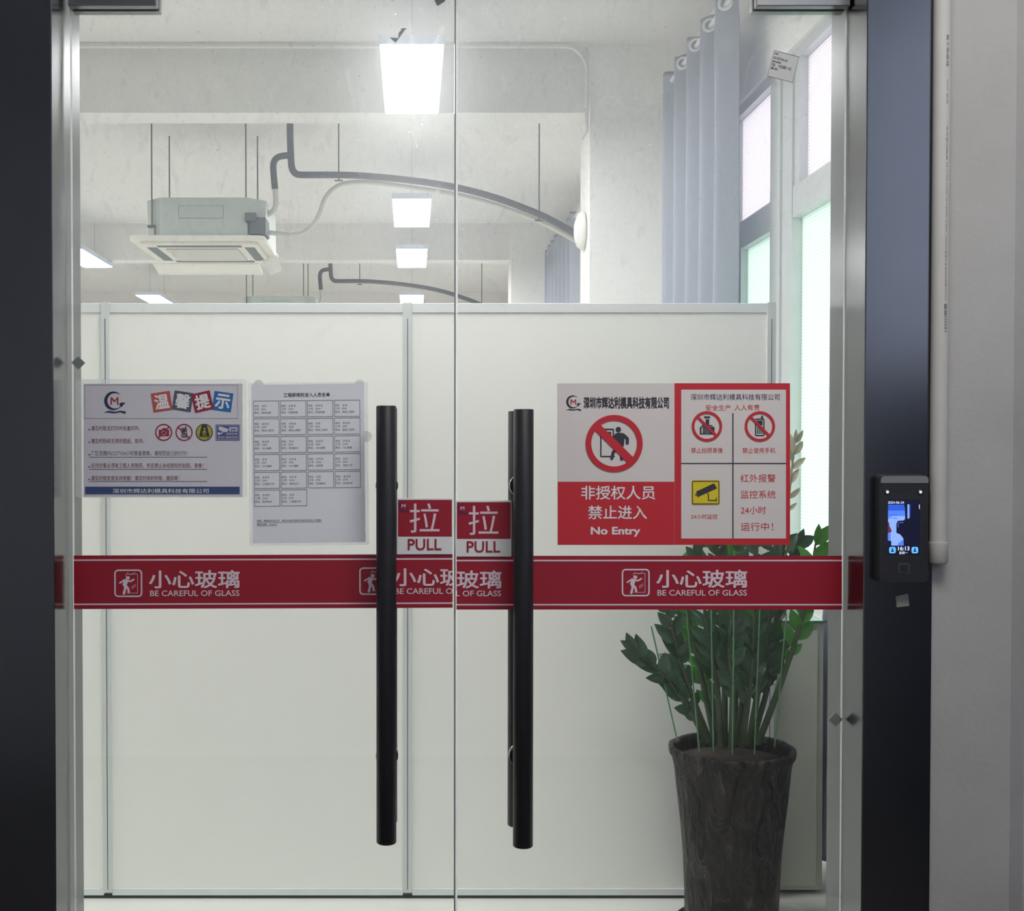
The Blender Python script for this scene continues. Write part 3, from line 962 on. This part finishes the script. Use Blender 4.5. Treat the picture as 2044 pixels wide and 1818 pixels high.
for x in (643, 846):
    p.poly('screen', SI, rrect(x - 30, 870, x + 30, 928, 16), 2)
    p.disc('screen', SC, x, 890, 8, 3, 14)
    p.poly('screen', SC, [(x - 15, 914), (x - 9, 900), (x + 9, 900), (x + 15, 914)], 3)
p.finish(root)
b = MB()
q0, q1 = px(1793.5, 1144, DT0), px(1814, 1124.5, DT0)
b.prism(rrect(q0.x, q0.z, q1.x, q1.z, .003), DT0 - .0012, DT0, mat('button_rim', hexc(150, 150, 150), 0.3, 0.8), True)
fb = b.build('fingerprint_button', root)
b = MB(); e = .001
b.prism(rrect(q0.x + e, q0.z + e, q1.x - e, q1.z - e, .0024), DT0 - .0016, DT0 - .0011, M_tbody, True); b.build('sensor_pad', fb)
b = MB(); q = px(1856, 1044, DT0); b.box(c.x, c.x + .0018, DT0 + .008, DT0 + .014, q.z - .007, q.z + .007, mat('side_key', hexc(150, 148, 146), 0.4)); b.build('side_key', root)

# ------------------------------------------------------------------ plastic conduit on the corridor wall
pv_t, pv_b = px(1879, -40, 2.09), px(1867, 1122, 2.09)
pv = (px(1876, 900, 2.095).x)
root = empty('wall_conduit', (pv, 2.10, pv_b.z))
tag(root, 'white plastic conduit with a printed line, right of the black post', 'pipe')
b = MB(); b.tube([(pv, 2.1, pv_b.z), (pv, 2.1, 2.6), (pv, 2.1, 3.19)], 0.0145, M_pvc, 24); b.build('pipe', root)
b = MB(); b.lathe([(0.0, 0), (0.013, 0), (0.0168, .004), (0.0168, .038)], (pv, 2.1, pv_b.z - .004), M_pvc, 28); b.build('coupling', root)
# print runs up the pipe: set flat, then turned upright onto the pipe's front


def upright(text, u, v0, v1, wpx, m, bold=0.0):
    vs, fs = glyphs(text, bold, 2)
    x0, x1 = min(v[0] for v in vs), max(v[0] for v in vs)
    y0, y1 = min(v[1] for v in vs), max(v[1] for v in vs)
    za, zb_ = px(u, v1, 2.085).z, px(u, v0, 2.085).z
    w = wpx / 1150.0
    b = MB()
    out = []
    for x, y in vs:
        off = -w / 2 + (1 - (y - y0) / (y1 - y0)) * w + .004
        out.append((pv + off, 2.1 - math.sqrt(0.0145 ** 2 - off ** 2) - .0003, za + (x - x0) / (x1 - x0) * (zb_ - za)))
    b.add(out, fs, m)
    b.build('pipe_lettering', root)


upright('LESSO联塑', 1877, 606, 662, 6.0, P_dark)
upright('PVC-U 建筑用绝缘电工套管 JG 3050', 1878, 470, 598, 3.4, P_grey)
upright('GB/T 20041.21-2017 20×1.25 联塑科技实业', 1879, 250, 462, 3.4, P_grey)
upright('合格 2023', 1884, 158, 208, 3.0, P_grey)
upright('联塑电工管', 1886, 68, 132, 6.0, P_grey)

# ------------------------------------------------------------------ white partition behind the doors
DP = 3.83
root = empty('office_partition', (px(900, 900, DP).x, DP, 0))
tag(root, 'white office partition in pale aluminium framing behind the glass doors', 'partition')
ZT = px(900, 605, DP).z
zt1, zb0, zb1 = px(900, 624, DP).z, px(900, 1774, DP).z, px(900, 1787, DP).z
posts = [(-1.9, -1.86), (px(203, 900, DP).x, px(220, 900, DP).x), (px(804, 900, DP).x, px(823, 900, DP).x), (px(1530, 900, DP).x, px(1547, 900, DP).x)]
for i, (x0, x1) in enumerate(posts):
    b = MB(); b.box(x0, x1, DP - .004, DP + .034, 0.02, ZT + .002, M_post)
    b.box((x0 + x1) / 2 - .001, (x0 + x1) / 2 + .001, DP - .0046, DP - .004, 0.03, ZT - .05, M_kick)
    b.build('post', root, bevel=0.002)
for (a0, a1), (b0, b1) in zip(posts, posts[1:]):
    b = MB(); b.box(a1, b0, DP + .004, DP + .026, zb0, zt1, M_panel); b.build('panel', root)
    b = MB(); b.box(a1, b0, DP, DP + .03, zt1, ZT, M_alu); b.build('top_rail', root, bevel=0.002)
    b = MB(); b.box(a1, b0, DP, DP + .03, zb1, zb0, M_alu); b.build('bottom_rail', root, bevel=0.001)
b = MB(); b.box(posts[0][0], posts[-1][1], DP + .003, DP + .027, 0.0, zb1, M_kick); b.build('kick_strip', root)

# low cabinet at its right end
x0, x1 = posts[-1][1] + .004, px(1645, 1500, 3.86).x
zc = px(1600, 1238, 3.86).z
root = empty('low_cabinet', ((x0 + x1) / 2, 4.0, 0))
tag(root, 'low white cabinet with dark green top edge between partition and curtain', 'cabinet')
b = MB(); b.box(x0, x1, 3.87, 4.22, 0.012, zc - .008, M_cab); b.build('body', root, bevel=0.003)
b = MB(); b.box(x0, x1 + .004, 3.85, 4.23, zc - .008, zc, M_teal); b.build('top', root)
b = MB(); b.box(x0 + .004, x1 - .022, 3.86, 3.87, 0.03, zc - .03, M_cab); b.build('door_panel', root, bevel=0.002)
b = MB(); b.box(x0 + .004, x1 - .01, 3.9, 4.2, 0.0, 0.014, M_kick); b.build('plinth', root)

# ------------------------------------------------------------------ window in the right wall
def pane_mat(name, light, dark):
    m = bpy.data.materials.new(name)
    m.use_nodes = True
    nt = m.node_tree; N, L = nt.nodes, nt.links
    N.remove(N['Principled BSDF'])
    geo = N.new('ShaderNodeNewGeometry')
    wv = N.new('ShaderNodeTexWave'); wv.bands_direction = 'Z'; wv.inputs['Scale'].default_value = 21.0
    wv.inputs['Distortion'].default_value = 0.15
    L.new(geo.outputs['Position'], wv.inputs['Vector'])
    no = N.new('ShaderNodeTexNoise'); no.inputs['Scale'].default_value = 3.0
    L.new(geo.outputs['Position'], no.inputs['Vector'])
    r = N.new('ShaderNodeMapRange'); r.inputs['From Min'].default_value = 0.15; r.inputs['From Max'].default_value = 0.6
    L.new(wv.outputs['Fac'], r.inputs['Value'])
    mx = N.new('ShaderNodeMix'); mx.data_type = 'RGBA'
    mx.inputs['A'].default_value = dark; mx.inputs['B'].default_value = light
    L.new(r.outputs[0], mx.inputs['Factor'])
    t = N.new('ShaderNodeBsdfTranslucent'); L.new(mx.outputs['Result'], t.inputs[0])
    d = N.new('ShaderNodeBsdfDiffuse'); L.new(mx.outputs['Result'], d.inputs[0])
    s = N.new('ShaderNodeMixShader'); s.inputs[0].default_value = 0.2
    L.new(t.outputs[0], s.inputs[1]); L.new(d.outputs[0], s.inputs[2])
    L.new(s.outputs[0], N['Material Output'].inputs[0])
    return m


PANE_U = pane_mat('ribbed_film_rosy', (0.715, 0.68, 0.70, 1), (0.55, 0.505, 0.53, 1))
PANE_L = pane_mat('ribbed_film_green', (0.645, 0.715, 0.655, 1), (0.49, 0.585, 0.50, 1))
XG = 1.70
root = struct(empty('window_1', (XG, (WY0 + WY1) / 2, WZ0)), 'tall window in four lights with ribbed translucent film', 'window')
ym0, ym1 = 5.28, 5.60
b = MB()
b.box(XG - .03, XG + .05, WY0, WY1, 3.13, WZ1, M_frame).box(XG - .03, XG + .05, WY0, WY1, WZ0, WZ0 + .06, M_frame)
b.box(XG - .03, XG + .05, WY0, WY0 + .06, WZ0, WZ1, M_frame).box(XG - .03, XG + .05, WY1 - .06, WY1, WZ0, WZ1, M_frame)
b.box(XG - .034, XG + .046, WY0 + .05, WY1 - .05, 2.45, 2.585, M_frame)
b.box(XG - .038, XG + .042, ym0, ym1, WZ0 + .03, WZ1 - .02, M_frame)
b.build('window_frame', root)
b = MB()
b.box(XG - .05, XG + .0, 5.42, 5.46, WZ0 + .04, 3.14, M_frame)
b.build('sash_strip', root, bevel=0.003)
for y0, y1, z0, z1, mm in ((ym1, WY1 - .06, 2.585, 3.13, PANE_U), (WY0 + .06, ym0 - .06, 2.585, 3.13, PANE_U), (ym1, WY1 - .16, WZ0 + .06, 2.45, PANE_L), (WY0 + .06, ym0, WZ0 + .06, 2.45, PANE_L)):
    b = MB(); b.box(XG + .008, XG + .014, y0, y1, z0, z1, mm); b.build('window_pane', root)
b = MB(); b.box(XG - .028, XG + .048, WY1 - .17, WY1 - .06, WZ0 + .04, 2.46, M_frame).box(XG - .028, XG + .048, ym0 - .07, ym0 + .01, 2.57, 3.14, M_frame)
b.build('window_stile', root)


# ------------------------------------------------------------------ curtains and rod
def curtain(name, ys, xs, z0, z1, label, hole=True, flare=None):
    """folded cloth; ys, xs = plan of the folds"""
    n = len(ys)
    rows = 14
    root_y = (ys[0] + ys[-1]) / 2
    root = empty(name, (1.5, root_y, z0))
    tag(root, label, 'curtain', 'grey curtains along the right wall')
    b = MB()
    vs, fs = [], []
    for j in range(rows + 1):
        t = j / rows
        z = z0 + (z1 - z0) * t
        for i in range(n):
            y, x = ys[i], xs[i]
            w = 0.012 * math.sin(3.1 * z + i * 1.7)
            if flare:
                y = ys[0] + (y - ys[0]) * flare(z)
            vs.append((x + w * (1 - t), y, z + (0.012 * math.cos(i * 2.3) if j == rows else 0)))
    for j in range(rows):
        for i in range(n - 1):
            fs.append((j * n + i, j * n + i + 1, (j + 1) * n + i + 1, (j + 1) * n + i))
    b.add(vs, fs, M_curt, True)
    o = b.build('cloth', root)
    s = o.modifiers.new('thickness', 'SOLIDIFY'); s.thickness = 0.003
    s = o.modifiers.new('smooth', 'SUBSURF'); s.levels = 1; s.render_levels = 1
    return root


def folds(y0, period, count, xin, xout, rise=0.38):
    ys, xs = [], []
    for k in range(count):
        for f, x in ((0.0, xout), (rise * .5, (xin + xout) / 2), (rise * .85, xin + .008), (rise, xin), (rise + .12, xin + .012), (rise + .35, (xin + xout) / 2), (0.88, xout - .01)):
            ys.append(y0 + period * (k + f)); xs.append(x)
    ys.append(y0 + period * count); xs.append(xout)
    return ys, xs


ROD_Z, ROD_X = 3.50, 1.46
ys, xs = folds(5.545, 0.29, 5, 1.415, 1.56)
ys[0], xs[0], ys[1], xs[1] = 5.615, 1.525, 5.625, 1.48
cur = curtain('curtain', ys, xs, 0.06, 3.56, 'grey-blue eyelet curtain bunched between window and near column')
for k in range(4):
    b = MB(); yy = 5.545 + 0.29 * (k + .24) - .012
    tor = [(1.45 + .029 * math.cos(a) * .85, yy - .029 * math.cos(a) * .5, ROD_Z + .029 * math.sin(a)) for a in [2 * math.pi * i / 20 for i in range(21)]]
    b.tube(tor, 0.007, M_rail, 8, False)
    b.build('eyelet', cur)
ys2, xs2 = folds(10.7, 0.30, 8, 1.415, 1.56)
curtain('curtain', ys2, xs2, 0.06, 3.56, 'grey-blue curtain far back, left of the near column')
ys3, xs3 = folds(3.2, 0.15, 6, 1.36, 1.53)
curtain('curtain', ys3, xs3, 0.06, 3.56, 'grey-blue curtain edge beside the right door post, near the floor',
        flare=lambda z: 0.85 + 0.36 * max(0, 1 - z / 1.15) ** 0.9)
for y0, y1, lab in ((3.1, 6.96, 'white curtain rod above the window, along the right wall'), (10.4, 12.85, 'white curtain rod far back behind the near column')):
    root = empty('curtain_rod', (ROD_X, (y0 + y1) / 2, ROD_Z))
    tag(root, lab, 'curtain rod', 'curtain rods along the right wall')
    b = MB(); b.tube([(ROD_X, y0, ROD_Z), (ROD_X, y1, ROD_Z)], 0.014, M_rail, 16); b.build('rod', root)
    for y in (y0 + .05, y1 - .05):
        b = MB(); b.tube([(ROD_X, y, ROD_Z), (XWALL, y, ROD_Z)], 0.009, M_rail, 10)
        b.lathe([(0.022, 0), (0.022, .03)], (ROD_X, y - .015, ROD_Z), M_rail, 20, axis='y'); b.build('bracket', root)
    b = MB(); b.lathe([(0.0, 0), (0.018, .004), (0.022, .018), (0.014, .03)], (ROD_X, y1 - .002, ROD_Z), M_rail, 20, axis='y'); b.build('finial', root)

# round white fixture on the column's side
root = empty('wall_light', (1.062, 7.4, px(1153, 460, 7.4).z))
tag(root, 'round white wall light on the side of the near column', 'wall light')
b = MB(); z = px(1153, 460, 7.4).z
b.lathe([(0.115, 0), (0.118, -.012), (0.10, -.035), (0.05, -.05), (0.0, -.054)], (1.05, 7.4, z), M_white, 40, axis='x'); b.build('cover', root)
b = MB(); b.lathe([(0.10, 0), (0.10, .0125)], (1.0495, 7.4, z), M_rail, 40, axis='x'); b.build('base_plate', root)

# ------------------------------------------------------------------ ceiling lights
LX = 0.0


def ceiling_light(x, y, label):
    z = 3.392
    root = empty('ceiling_light', (x, y + .6, z))
    tag(root, label, 'ceiling light', 'panel lights in the office')
    b = MB(); b.box(x - .157, x + .157, y - .005, y + 1.205, z, z + .045, M_lampbox); b.build('housing', root)
    b = MB(); b.box(x - .15, x + .15, y + .002, y + 1.198, z - .002, z, M_lamp); b.build('diffuser', root)
    for yy in (y + .15, y + 1.05):
        b = MB(); b.tube([(x, yy, z + .045), (x, yy, CEIL)], .0012, M_rod, 6); b.build('suspension_wire', root)
    return root


ceiling_light(LX, 5.85, 'largest lit ceiling panel, in front of the near beam')
ceiling_light(LX, 9.48, 'second lit ceiling panel from the top in the middle row')
ceiling_light(LX, 11.88, 'third lit ceiling panel from the top in the middle row')
ceiling_light(LX, 15.5, 'lit ceiling panel just above the top rail in the middle row')
ceiling_light(-3.40, 11.88, 'lit ceiling panel cut by the left door post')
ceiling_light(-3.40, 15.5, 'lit ceiling panel touching the top rail at the left')
# the same grid goes on over the entrance and out of frame at the left
ceiling_light(LX, 2.56, 'lit ceiling panel over the entrance, above the frame')
ceiling_light(-3.40, 2.56, 'lit ceiling panel over the left of the entrance, outside the frame')
ceiling_light(-3.40, 5.85, 'lit ceiling panel left of the largest one, outside the frame')
ceiling_light(-3.40, 9.48, 'lit ceiling panel left of the second one, outside the frame')


# ------------------------------------------------------------------ air conditioners under the ceiling
def octa(x0, x1, y0, y1, c):
    return [(x0 + c, y0), (x1 - c, y0), (x1, y0 + c), (x1, y1 - c), (x1 - c, y1), (x0 + c, y1), (x0, y1 - c), (x0, y0 + c)]


AX0, AX1, AY0, AY1 = px(288, 400, 8.55).x, px(530, 400, 8.6).x, 8.52, 9.38
AXC = (AX0 + AX1) / 2
ZP = px(400, 472, 8.46).z
root = empty('air_conditioner', (AXC, 8.95, ZP))
tag(root, 'large grey cassette air conditioner hanging on rods behind the near beam', 'air conditioner', 'cassette air conditioners')
b = MB(); b.slab(octa(AX0, AX1, AY0, AY1, .12), ZP + .012, ZP + .285, M_galv); b.build('casing', root, bevel=0.006)
b = MB(); b.box(AX0 + .247, AX1 - .287, AY0 - .002, AY0, ZP + .138, ZP + .227, M_dgrey).box(AX0 + .25, AX1 - .29, AY0 - .004, AY0, ZP + .141, ZP + .224, M_galv); b.build('name_plate', root)
cx, cy, hw = AXC - .045, 8.95, 0.475
b = MB()
b.slab(rrect(cx - hw, cy - hw, cx + hw, cy + hw, .05), ZP - .02, ZP + .012, M_cream)
b.slab(rrect(cx - hw + .06, cy - hw + .06, cx + hw - .06, cy + hw - .06, .04), ZP - .045, ZP - .02, M_cream)
b.build('fascia', root, bevel=0.006)
b = MB()
b.slab(rrect(cx - .26, cy - .26, cx + .26, cy + .26, .02), ZP - .056, ZP - .045, mat('grille_grey', hexc(196, 192, 186), 0.6)); b.build('intake_grille', root)
for (sx, sy, a, c_) in ((0, -1, .30, .035), (0, 1, .30, .035), (1, 0, .035, .30), (-1, 0, .035, .30)):
    b = MB(); b.box(cx + sx * .35 - a, cx + sx * .35 + a, cy + sy * .35 - c_, cy + sy * .35 + c_, ZP - .048, ZP - .044, M_dgrey); b.build('outlet_slot', root)
b = MB(); x_ = px(517, 440, 8.9).x
b.box(AX1 - .095, AX1 + .015, 8.48, 8.70, ZP + .02, ZP + .14, M_dgrey).box(AX1 - .13, AX1 - .05, 8.47, 8.60, ZP + .11, ZP + .17, M_dgrey); b.build('drain_pump_box', root, bevel=0.004)
for x_, y_ in ((px(303, 400, 8.58).x, 8.58), (px(338, 300, 9.32).x, 9.32), (px(491, 400, 8.58).x, 8.58), (px(514, 300, 9.32).x, 9.32)):
    b = MB(); b.tube([(x_, y_, ZP + .10), (x_, y_, CEIL)], .0055, M_rod, 8); b.build('hanger_rod', root)
    b = MB(); b.box(x_ - .03, x_ + .045, y_ - .02, y_ + .02, ZP + .085, ZP + .10, M_dgrey).box(x_ + .02, x_ + .03, y_ - .02, y_ + .02, ZP + .03, ZP + .09, M_dgrey); b.build('hanger_bracket', root)
# air deflector boards under the outlets
for x0_, x1_, y0_, y1_, z0_, z1_ in ((px(305, 515, 9.4).x, px(517, 515, 9.4).x, 9.40, 9.62, ZP - .05, px(400, 546, 9.62).z),):
    b = MB()
    b.add([(x0_, y0_, z0_), (x1_, y0_, z0_), (x1_, y1_, z1_), (x0_, y1_, z1_), (x0_, y0_, z0_ + .006), (x1_, y0_, z0_ + .006), (x1_, y1_, z1_ + .006), (x0_, y1_, z1_ + .006)],
          [(0, 1, 2, 3), (7, 6, 5, 4), (0, 4, 5, 1), (1, 5, 6, 2), (2, 6, 7, 3), (3, 7, 4, 0)], M_cream)
    b.tube([(x0_, y1_, z1_), (x1_, y1_, z1_)], .009, M_white, 8)
    b.build('air_deflector', root)
b = MB()
q = [px(522, 519, 9.2), px(553, 508, 9.2), px(563, 540, 9.2), px(540, 549, 9.2)]
b.prism([(c.x, c.z) for c in q][::-1], 9.2, 9.206, M_white)
b.tube([px(532, 478, 8.6), px(549, 511, 9.2)], .006, M_white, 8)
b.build('air_deflector', root)
AC1 = root
AC2 = copy_tree(AC1, (-0.09, 5.55, 0.0))
AC2['label'] = 'second cassette air conditioner, far back, mostly hidden by the partition'

# lagged refrigerant pipe from the ceiling, along to the column
def smooth_path(pts, n=8):
    out = []
    P = [Vector(p) for p in pts]
    for i in range(len(P) - 1):
        p0, p1, p2, p3 = P[max(i - 1, 0)], P[i], P[i + 1], P[min(i + 2, len(P) - 1)]
        for k in range(n):
            t = k / n
            out.append(0.5 * ((2 * p1) + (-p0 + p2) * t + (2 * p0 - 5 * p1 + 4 * p2 - p3) * t * t + (-p0 + 3 * p1 - 3 * p2 + p3) * t ** 3))
    out.append(P[-1])
    return out


D1 = 8.75
root = empty('refrigerant_pipe', px(585, 348, D1))
tag(root, 'thick grey lagged pipe sagging across the ceiling void behind the near beam', 'pipe', 'lagged pipes')
b = MB()
q = px(579, 248, D1)
main = [Vector((q.x, D1, CEIL))] + [px(u, v, D1) for u, v in ((579, 270), (581, 320), (583, 336), (590, 346), (604, 349), (660, 349), (725, 351), (820, 360), (910, 374), (990, 395), (1070, 425), (1120, 450), (1160, 474), (1200, 505))]
b.tube(smooth_path(main, 5), .0245, M_insul, 14); b.build('main_run', root)
b = MB()
br = [px(u, v, D1) for u, v in ((583, 310), (566, 311), (553, 315), (546, 326), (546, 345), (549, 378))]
b.tube(smooth_path(br, 5), .0235, M_insul, 14); b.build('branch', root)
b = MB()
br = [px(u, v, D1) for u, v in ((549.5, 378), (551, 400), (548, 418), (536, 427), (526, 429))]
b.tube(smooth_path(br, 5), .021, mat('bare_pipe_white', hexc(214, 214, 208), 0.6), 14); tag(b.build('branch_end', root), 'white bare end of the pipe branch')
for u, v in ((676, 352), (1076, 432)):
    b = MB(); a = px(u, v, D1); b.tube([(a.x, D1, a.z - .03), (a.x, D1, CEIL)], .0055, M_rod, 8)
    b.tube([(a.x - .03, D1, a.z - .03), (a.x + .03, D1, a.z - .03)], .006, M_rod, 8); b.build('hanger', root)
RP1 = root
RP2 = copy_tree(RP1, (-0.09, 5.6, 0.0))
RP2['label'] = 'second lagged pipe, far back, just above the partition top rail'

b = MB()
hz = [px(u, v, 8.82) for u, v in ((537, 464), (560, 467), (585, 469), (606, 464), (625, 448), (638, 425), (648, 398), (664, 378), (690, 366), (740, 364), (820, 374), (910, 388), (990, 409), (1070, 439), (1120, 464), (1160, 488), (1200, 520))]
b.tube(smooth_path(hz, 6), .017, M_hose, 12)
c = hz[8]
tag(b.build('drain_hose', origin=c), 'pale flexible drain hose from the near air conditioner up to the pipe', 'hose')

# conduit at the top of the near beam, turning down on the column
b = MB()
r_ = 0.10
yb = 7.165
xe, zt_ = px(1171, 200, yb).x, px(900, 93, yb).z
path = [(-5.8, yb, zt_), (-2.0, yb, zt_), (xe - .14, yb, zt_)] + [(xe - .14 + .14 * math.sin(a), yb, zt_ - .14 + .14 * math.cos(a)) for a in [math.pi / 2 * k / 8 for k in range(1, 9)]] + [(xe, yb, px(1171, 262, yb).z), (xe - .03, yb + .02, px(1171, 276, yb).z)]
b.tube(path, .011, M_ceil, 10)
tag(b.build('ceiling_conduit', origin=(xe, yb, zt_)), 'white conduit along the near beam, bending down at the column', 'pipe')

# ------------------------------------------------------------------ potted plant
PD, PXC = 3.57, px(1461, 1487, 3.57).x
M_pot = bpy.data.materials.new('glazed_pot')
M_pot.use_nodes = True
nt = M_pot.node_tree; N, L = nt.nodes, nt.links
bs = N['Principled BSDF']; bs.inputs['Roughness'].default_value = 0.3; bs.inputs['Specular IOR Level'].default_value = 0.35
tc = N.new('ShaderNodeTexCoord')
mp = N.new('ShaderNodeMapping'); mp.inputs['Scale'].default_value = (18, 18, 7); L.new(tc.outputs['Object'], mp.inputs[0])
n1 = N.new('ShaderNodeTexNoise'); n1.inputs['Scale'].default_value = 1.0; n1.inputs['Detail'].default_value = 8; n1.inputs['Distortion'].default_value = 1.6
L.new(mp.outputs[0], n1.inputs['Vector'])
cr = N.new('ShaderNodeValToRGB')
cr.color_ramp.elements[0].position = 0.42; cr.color_ramp.elements[0].color = (0.010, 0.0085, 0.008, 1)
cr.color_ramp.elements[1].position = 0.80; cr.color_ramp.elements[1].color = (0.12, 0.108, 0.098, 1)
e_ = cr.color_ramp.elements.new(0.62); e_.color = (0.022, 0.018, 0.017, 1)
L.new(n1.outputs['Fac'], cr.inputs[0]); L.new(cr.outputs[0], bs.inputs['Base Color'])
bp = N.new('ShaderNodeBump'); bp.inputs['Strength'].default_value = 1.0; bp.inputs['Distance'].default_value = 0.05
L.new(n1.outputs['Fac'], bp.inputs['Height']); L.new(bp.outputs[0], bs.inputs['Normal'])
MATS['glazed_pot'] = M_pot
M_soil = mat('potting_soil', hexc(62, 54, 46), 0.95, noise=0.3, nscale=60, bump=0.6, bscale=120)
M_leaf = mat('glossy_leaf', hexc(44, 78, 50), 0.25, noise=0.28, nscale=9, transl=0.18)
M_leaf2 = mat('young_leaf', hexc(72, 140, 52), 0.3, noise=0.2, nscale=9, transl=0.3)
M_stem = mat('plant_stem', hexc(58, 76, 48), 0.5, noise=0.2, nscale=20)
M_dry = mat('withered_leaf', hexc(186, 184, 160), 0.8, noise=0.2, nscale=30, transl=0.3)
M_stake = mat('green_stake', hexc(84, 128, 92), 0.4)
root = empty('potted_plant', (PXC, PD, 0))
tag(root, 'tall glossy-leaved potted plant in a dark glazed floor pot', 'plant')
wob = lambda a, h: 1 + 0.012 * math.sin(5 * a + 9 * h) + 0.008 * math.sin(11 * a - 17 * h)
b = MB()
H = 0.557
prof = [(0.0, .022), (.128, .022), (.135, .03), (.138, .12), (.142, .22), (.150, .32), (.160, .42), (.169, .50), (.176, .527), (.183, .535), (.1855, .547), (.184, .555), (.178, H), (.170, .555), (.166, .545), (.160, .50), (.158, .49), (0.0, .49)]
b.lathe(prof, (PXC, PD, 0), M_pot, 96, wob=wob); b.build('pot', root)
b = MB(); b.lathe([(0.0, 0), (.15, 0), (.162, .012), (.165, .028), (.158, .03), (.152, .02), (0.0, .02)], (PXC, PD, 0), M_pot, 64); b.build('saucer', root)
b = MB(); b.lathe([(0.0, .49), (.158, .491), (.157, .515), (.1, .525), (0.0, .53)], (PXC, PD, 0), M_soil, 48); b.build('soil', root)


def leaf(bm_, base, direction, up, length, width, m, curl=0.25):
    d = direction.normalized()
    s = d.cross(up)
    if s.length < 1e-3:
        s = Vector((1, 0, 0))
    s.normalize()
    n = s.cross(d).normalized()
    prof_ = ((0, .10), (.12, .55), (.3, .95), (.5, 1.0), (.7, .82), (.86, .46), (1.0, .03))
    vs, fs = [], []
    for t, w in prof_:
        c = base + d * (length * t) - n * (curl * length * t * t)
        for k, fx in enumerate((-1, -.5, 0, .5, 1)):
            vs.append(c + s * (width * .5 * w * fx) + n * (abs(fx) * width * .16 * w))
    for i in range(len(prof_) - 1):
        for k in range(4):
            fs.append((i * 5 + k, i * 5 + k + 1, (i + 1) * 5 + k + 1, (i + 1) * 5 + k))
    bm_.add(vs, fs, m, True)


def zz_stem(pts, n_pairs, m, ln=0.074, wd=0.037, start=0.32, r0=0.011, face=None, mstem=M_stem):
    path = smooth_path(pts, 8)
    b = MB(); b.tube(path, r0, mstem, 10, r1=0.003)
    st = b.build('stem', root)
    lb = MB()
    N_ = len(path) - 1
    for k in range(n_pairs):
        t = start + (1 - start) * (k + .5) / n_pairs
        i = min(int(t * N_), N_ - 1)
        p0 = path[i].lerp(path[i + 1], t * N_ - i)
        tan = (path[i + 1] - path[i]).normalized()
        ph = face if face is not None else random.uniform(-.5, .5)
        side = Vector((math.cos(ph), math.sin(ph), 0))
        side = (side - tan * side.dot(tan)).normalized()
        for sg in (-1, 1):
            if random.random() < .06: continue
            p1 = p0 + tan * (0.012 * sg)
            dr = tan * random.uniform(.8, 1.3) + side * sg * random.uniform(.35, .8) + Vector((0, random.uniform(-.35, .15), 0))
            upv = Vector((random.uniform(-.45, .45), -1, random.uniform(0.0, .7)))
            sc = random.uniform(.82, 1.12) * (0.72 if k == 0 else 1.0)
            leaf(lb, p1, dr, upv, ln * sc, wd * sc, m, random.uniform(.08, .3))
    leaf(lb, path[-1], (path[-1] - path[-2]).normalized() + Vector((0, -.15, 0)), Vector((.2, -1, .3)), ln * .8, wd * .7, m, .1)
    lb.build('leaves', st)
    return st


STEMS = [  # pixel waypoints (base .. tip) and depth at base / tip
    (((1412, 1480), (1378, 1420), (1330, 1352), (1268, 1300)), 3.53, 3.45, 7, M_leaf, .35),
    (((1418, 1485), (1378, 1380), (1352, 1300), (1330, 1205)), 3.55, 3.46, 7, M_leaf, .30),
    (((1428, 1480), (1400, 1350), (1378, 1250), (1362, 1150)), 3.60, 3.58, 8, M_leaf2, .30),
    (((1440, 1490), (1430, 1360), (1412, 1260), (1395, 1110)), 3.52, 3.47, 8, M_leaf, .36),
    (((1446, 1482), (1446, 1350), (1438, 1230), (1430, 1090)), 3.58, 3.55, 8, M_leaf, .38),
    (((1460, 1492), (1462, 1380), (1456, 1270), (1480, 1080)), 3.50, 3.45, 8, M_leaf, .40),
    (((1470, 1485), (1484, 1370), (1482, 1240), (1462, 1060)), 3.60, 3.62, 8, M_leaf2, .40),
    (((1480, 1492), (1496, 1370), (1504, 1260), (1512, 1085)), 3.52, 3.50, 8, M_leaf, .34),
    (((1494, 1488), (1512, 1380), (1530, 1270), (1540, 1075)), 3.56, 3.54, 8, M_leaf, .38),
    (((1500, 1484), (1530, 1380), (1548, 1280), (1560, 1100)), 3.62, 3.62, 8, M_leaf, .42),
    (((1512, 1486), (1556, 1370), (1590, 1270), (1612, 1180), (1628, 1085)), 3.54, 3.50, 7, M_leaf2, .46),
    (((1478, 1480), (1470, 1380), (1520, 1240), (1588, 1090)), 3.64, 3.66, 8, M_leaf, .45),
    (((1436, 1482), (1420, 1390), (1396, 1300), (1350, 1200), (1400, 1085)), 3.66, 3.68, 7, M_leaf, .45),
]
for pts, d0, d1, n_, mm, stt in STEMS:
    k = len(pts) - 1
    zz_stem([px(u, v, d0 + (d1 - d0) * i / k) for i, (u, v) in enumerate(pts)], n_ + 1, mm, start=stt - .12)
# a withered shoot that shows beside the red-edged board
zz_stem([px(u, v, 3.62) for u, v in ((1500, 1480), (1530, 1300), (1566, 1120), (1574, 1000), (1586, 885))], 6, M_dry, .055, .020, .66, .006, mstem=M_dry)
for (u0, v0, u1, v1, dd) in ((1352, 1478, 1300, 1250, 3.48), (1396, 1500, 1370, 1220, 3.46), (1424, 1500, 1418, 1120, 3.45), (1462, 1505, 1466, 1100, 3.44), (1506, 1505, 1520, 1120, 3.45), (1546, 1490, 1570, 1225, 3.47), (1498, 1480, 1520, 1240, 3.66)):
    a, c = px(u0, v0, dd), px(u1, v1, dd)
    b = MB(); b.tube([a, c], .0022, M_stake, 8); b.build('support_stake', root)
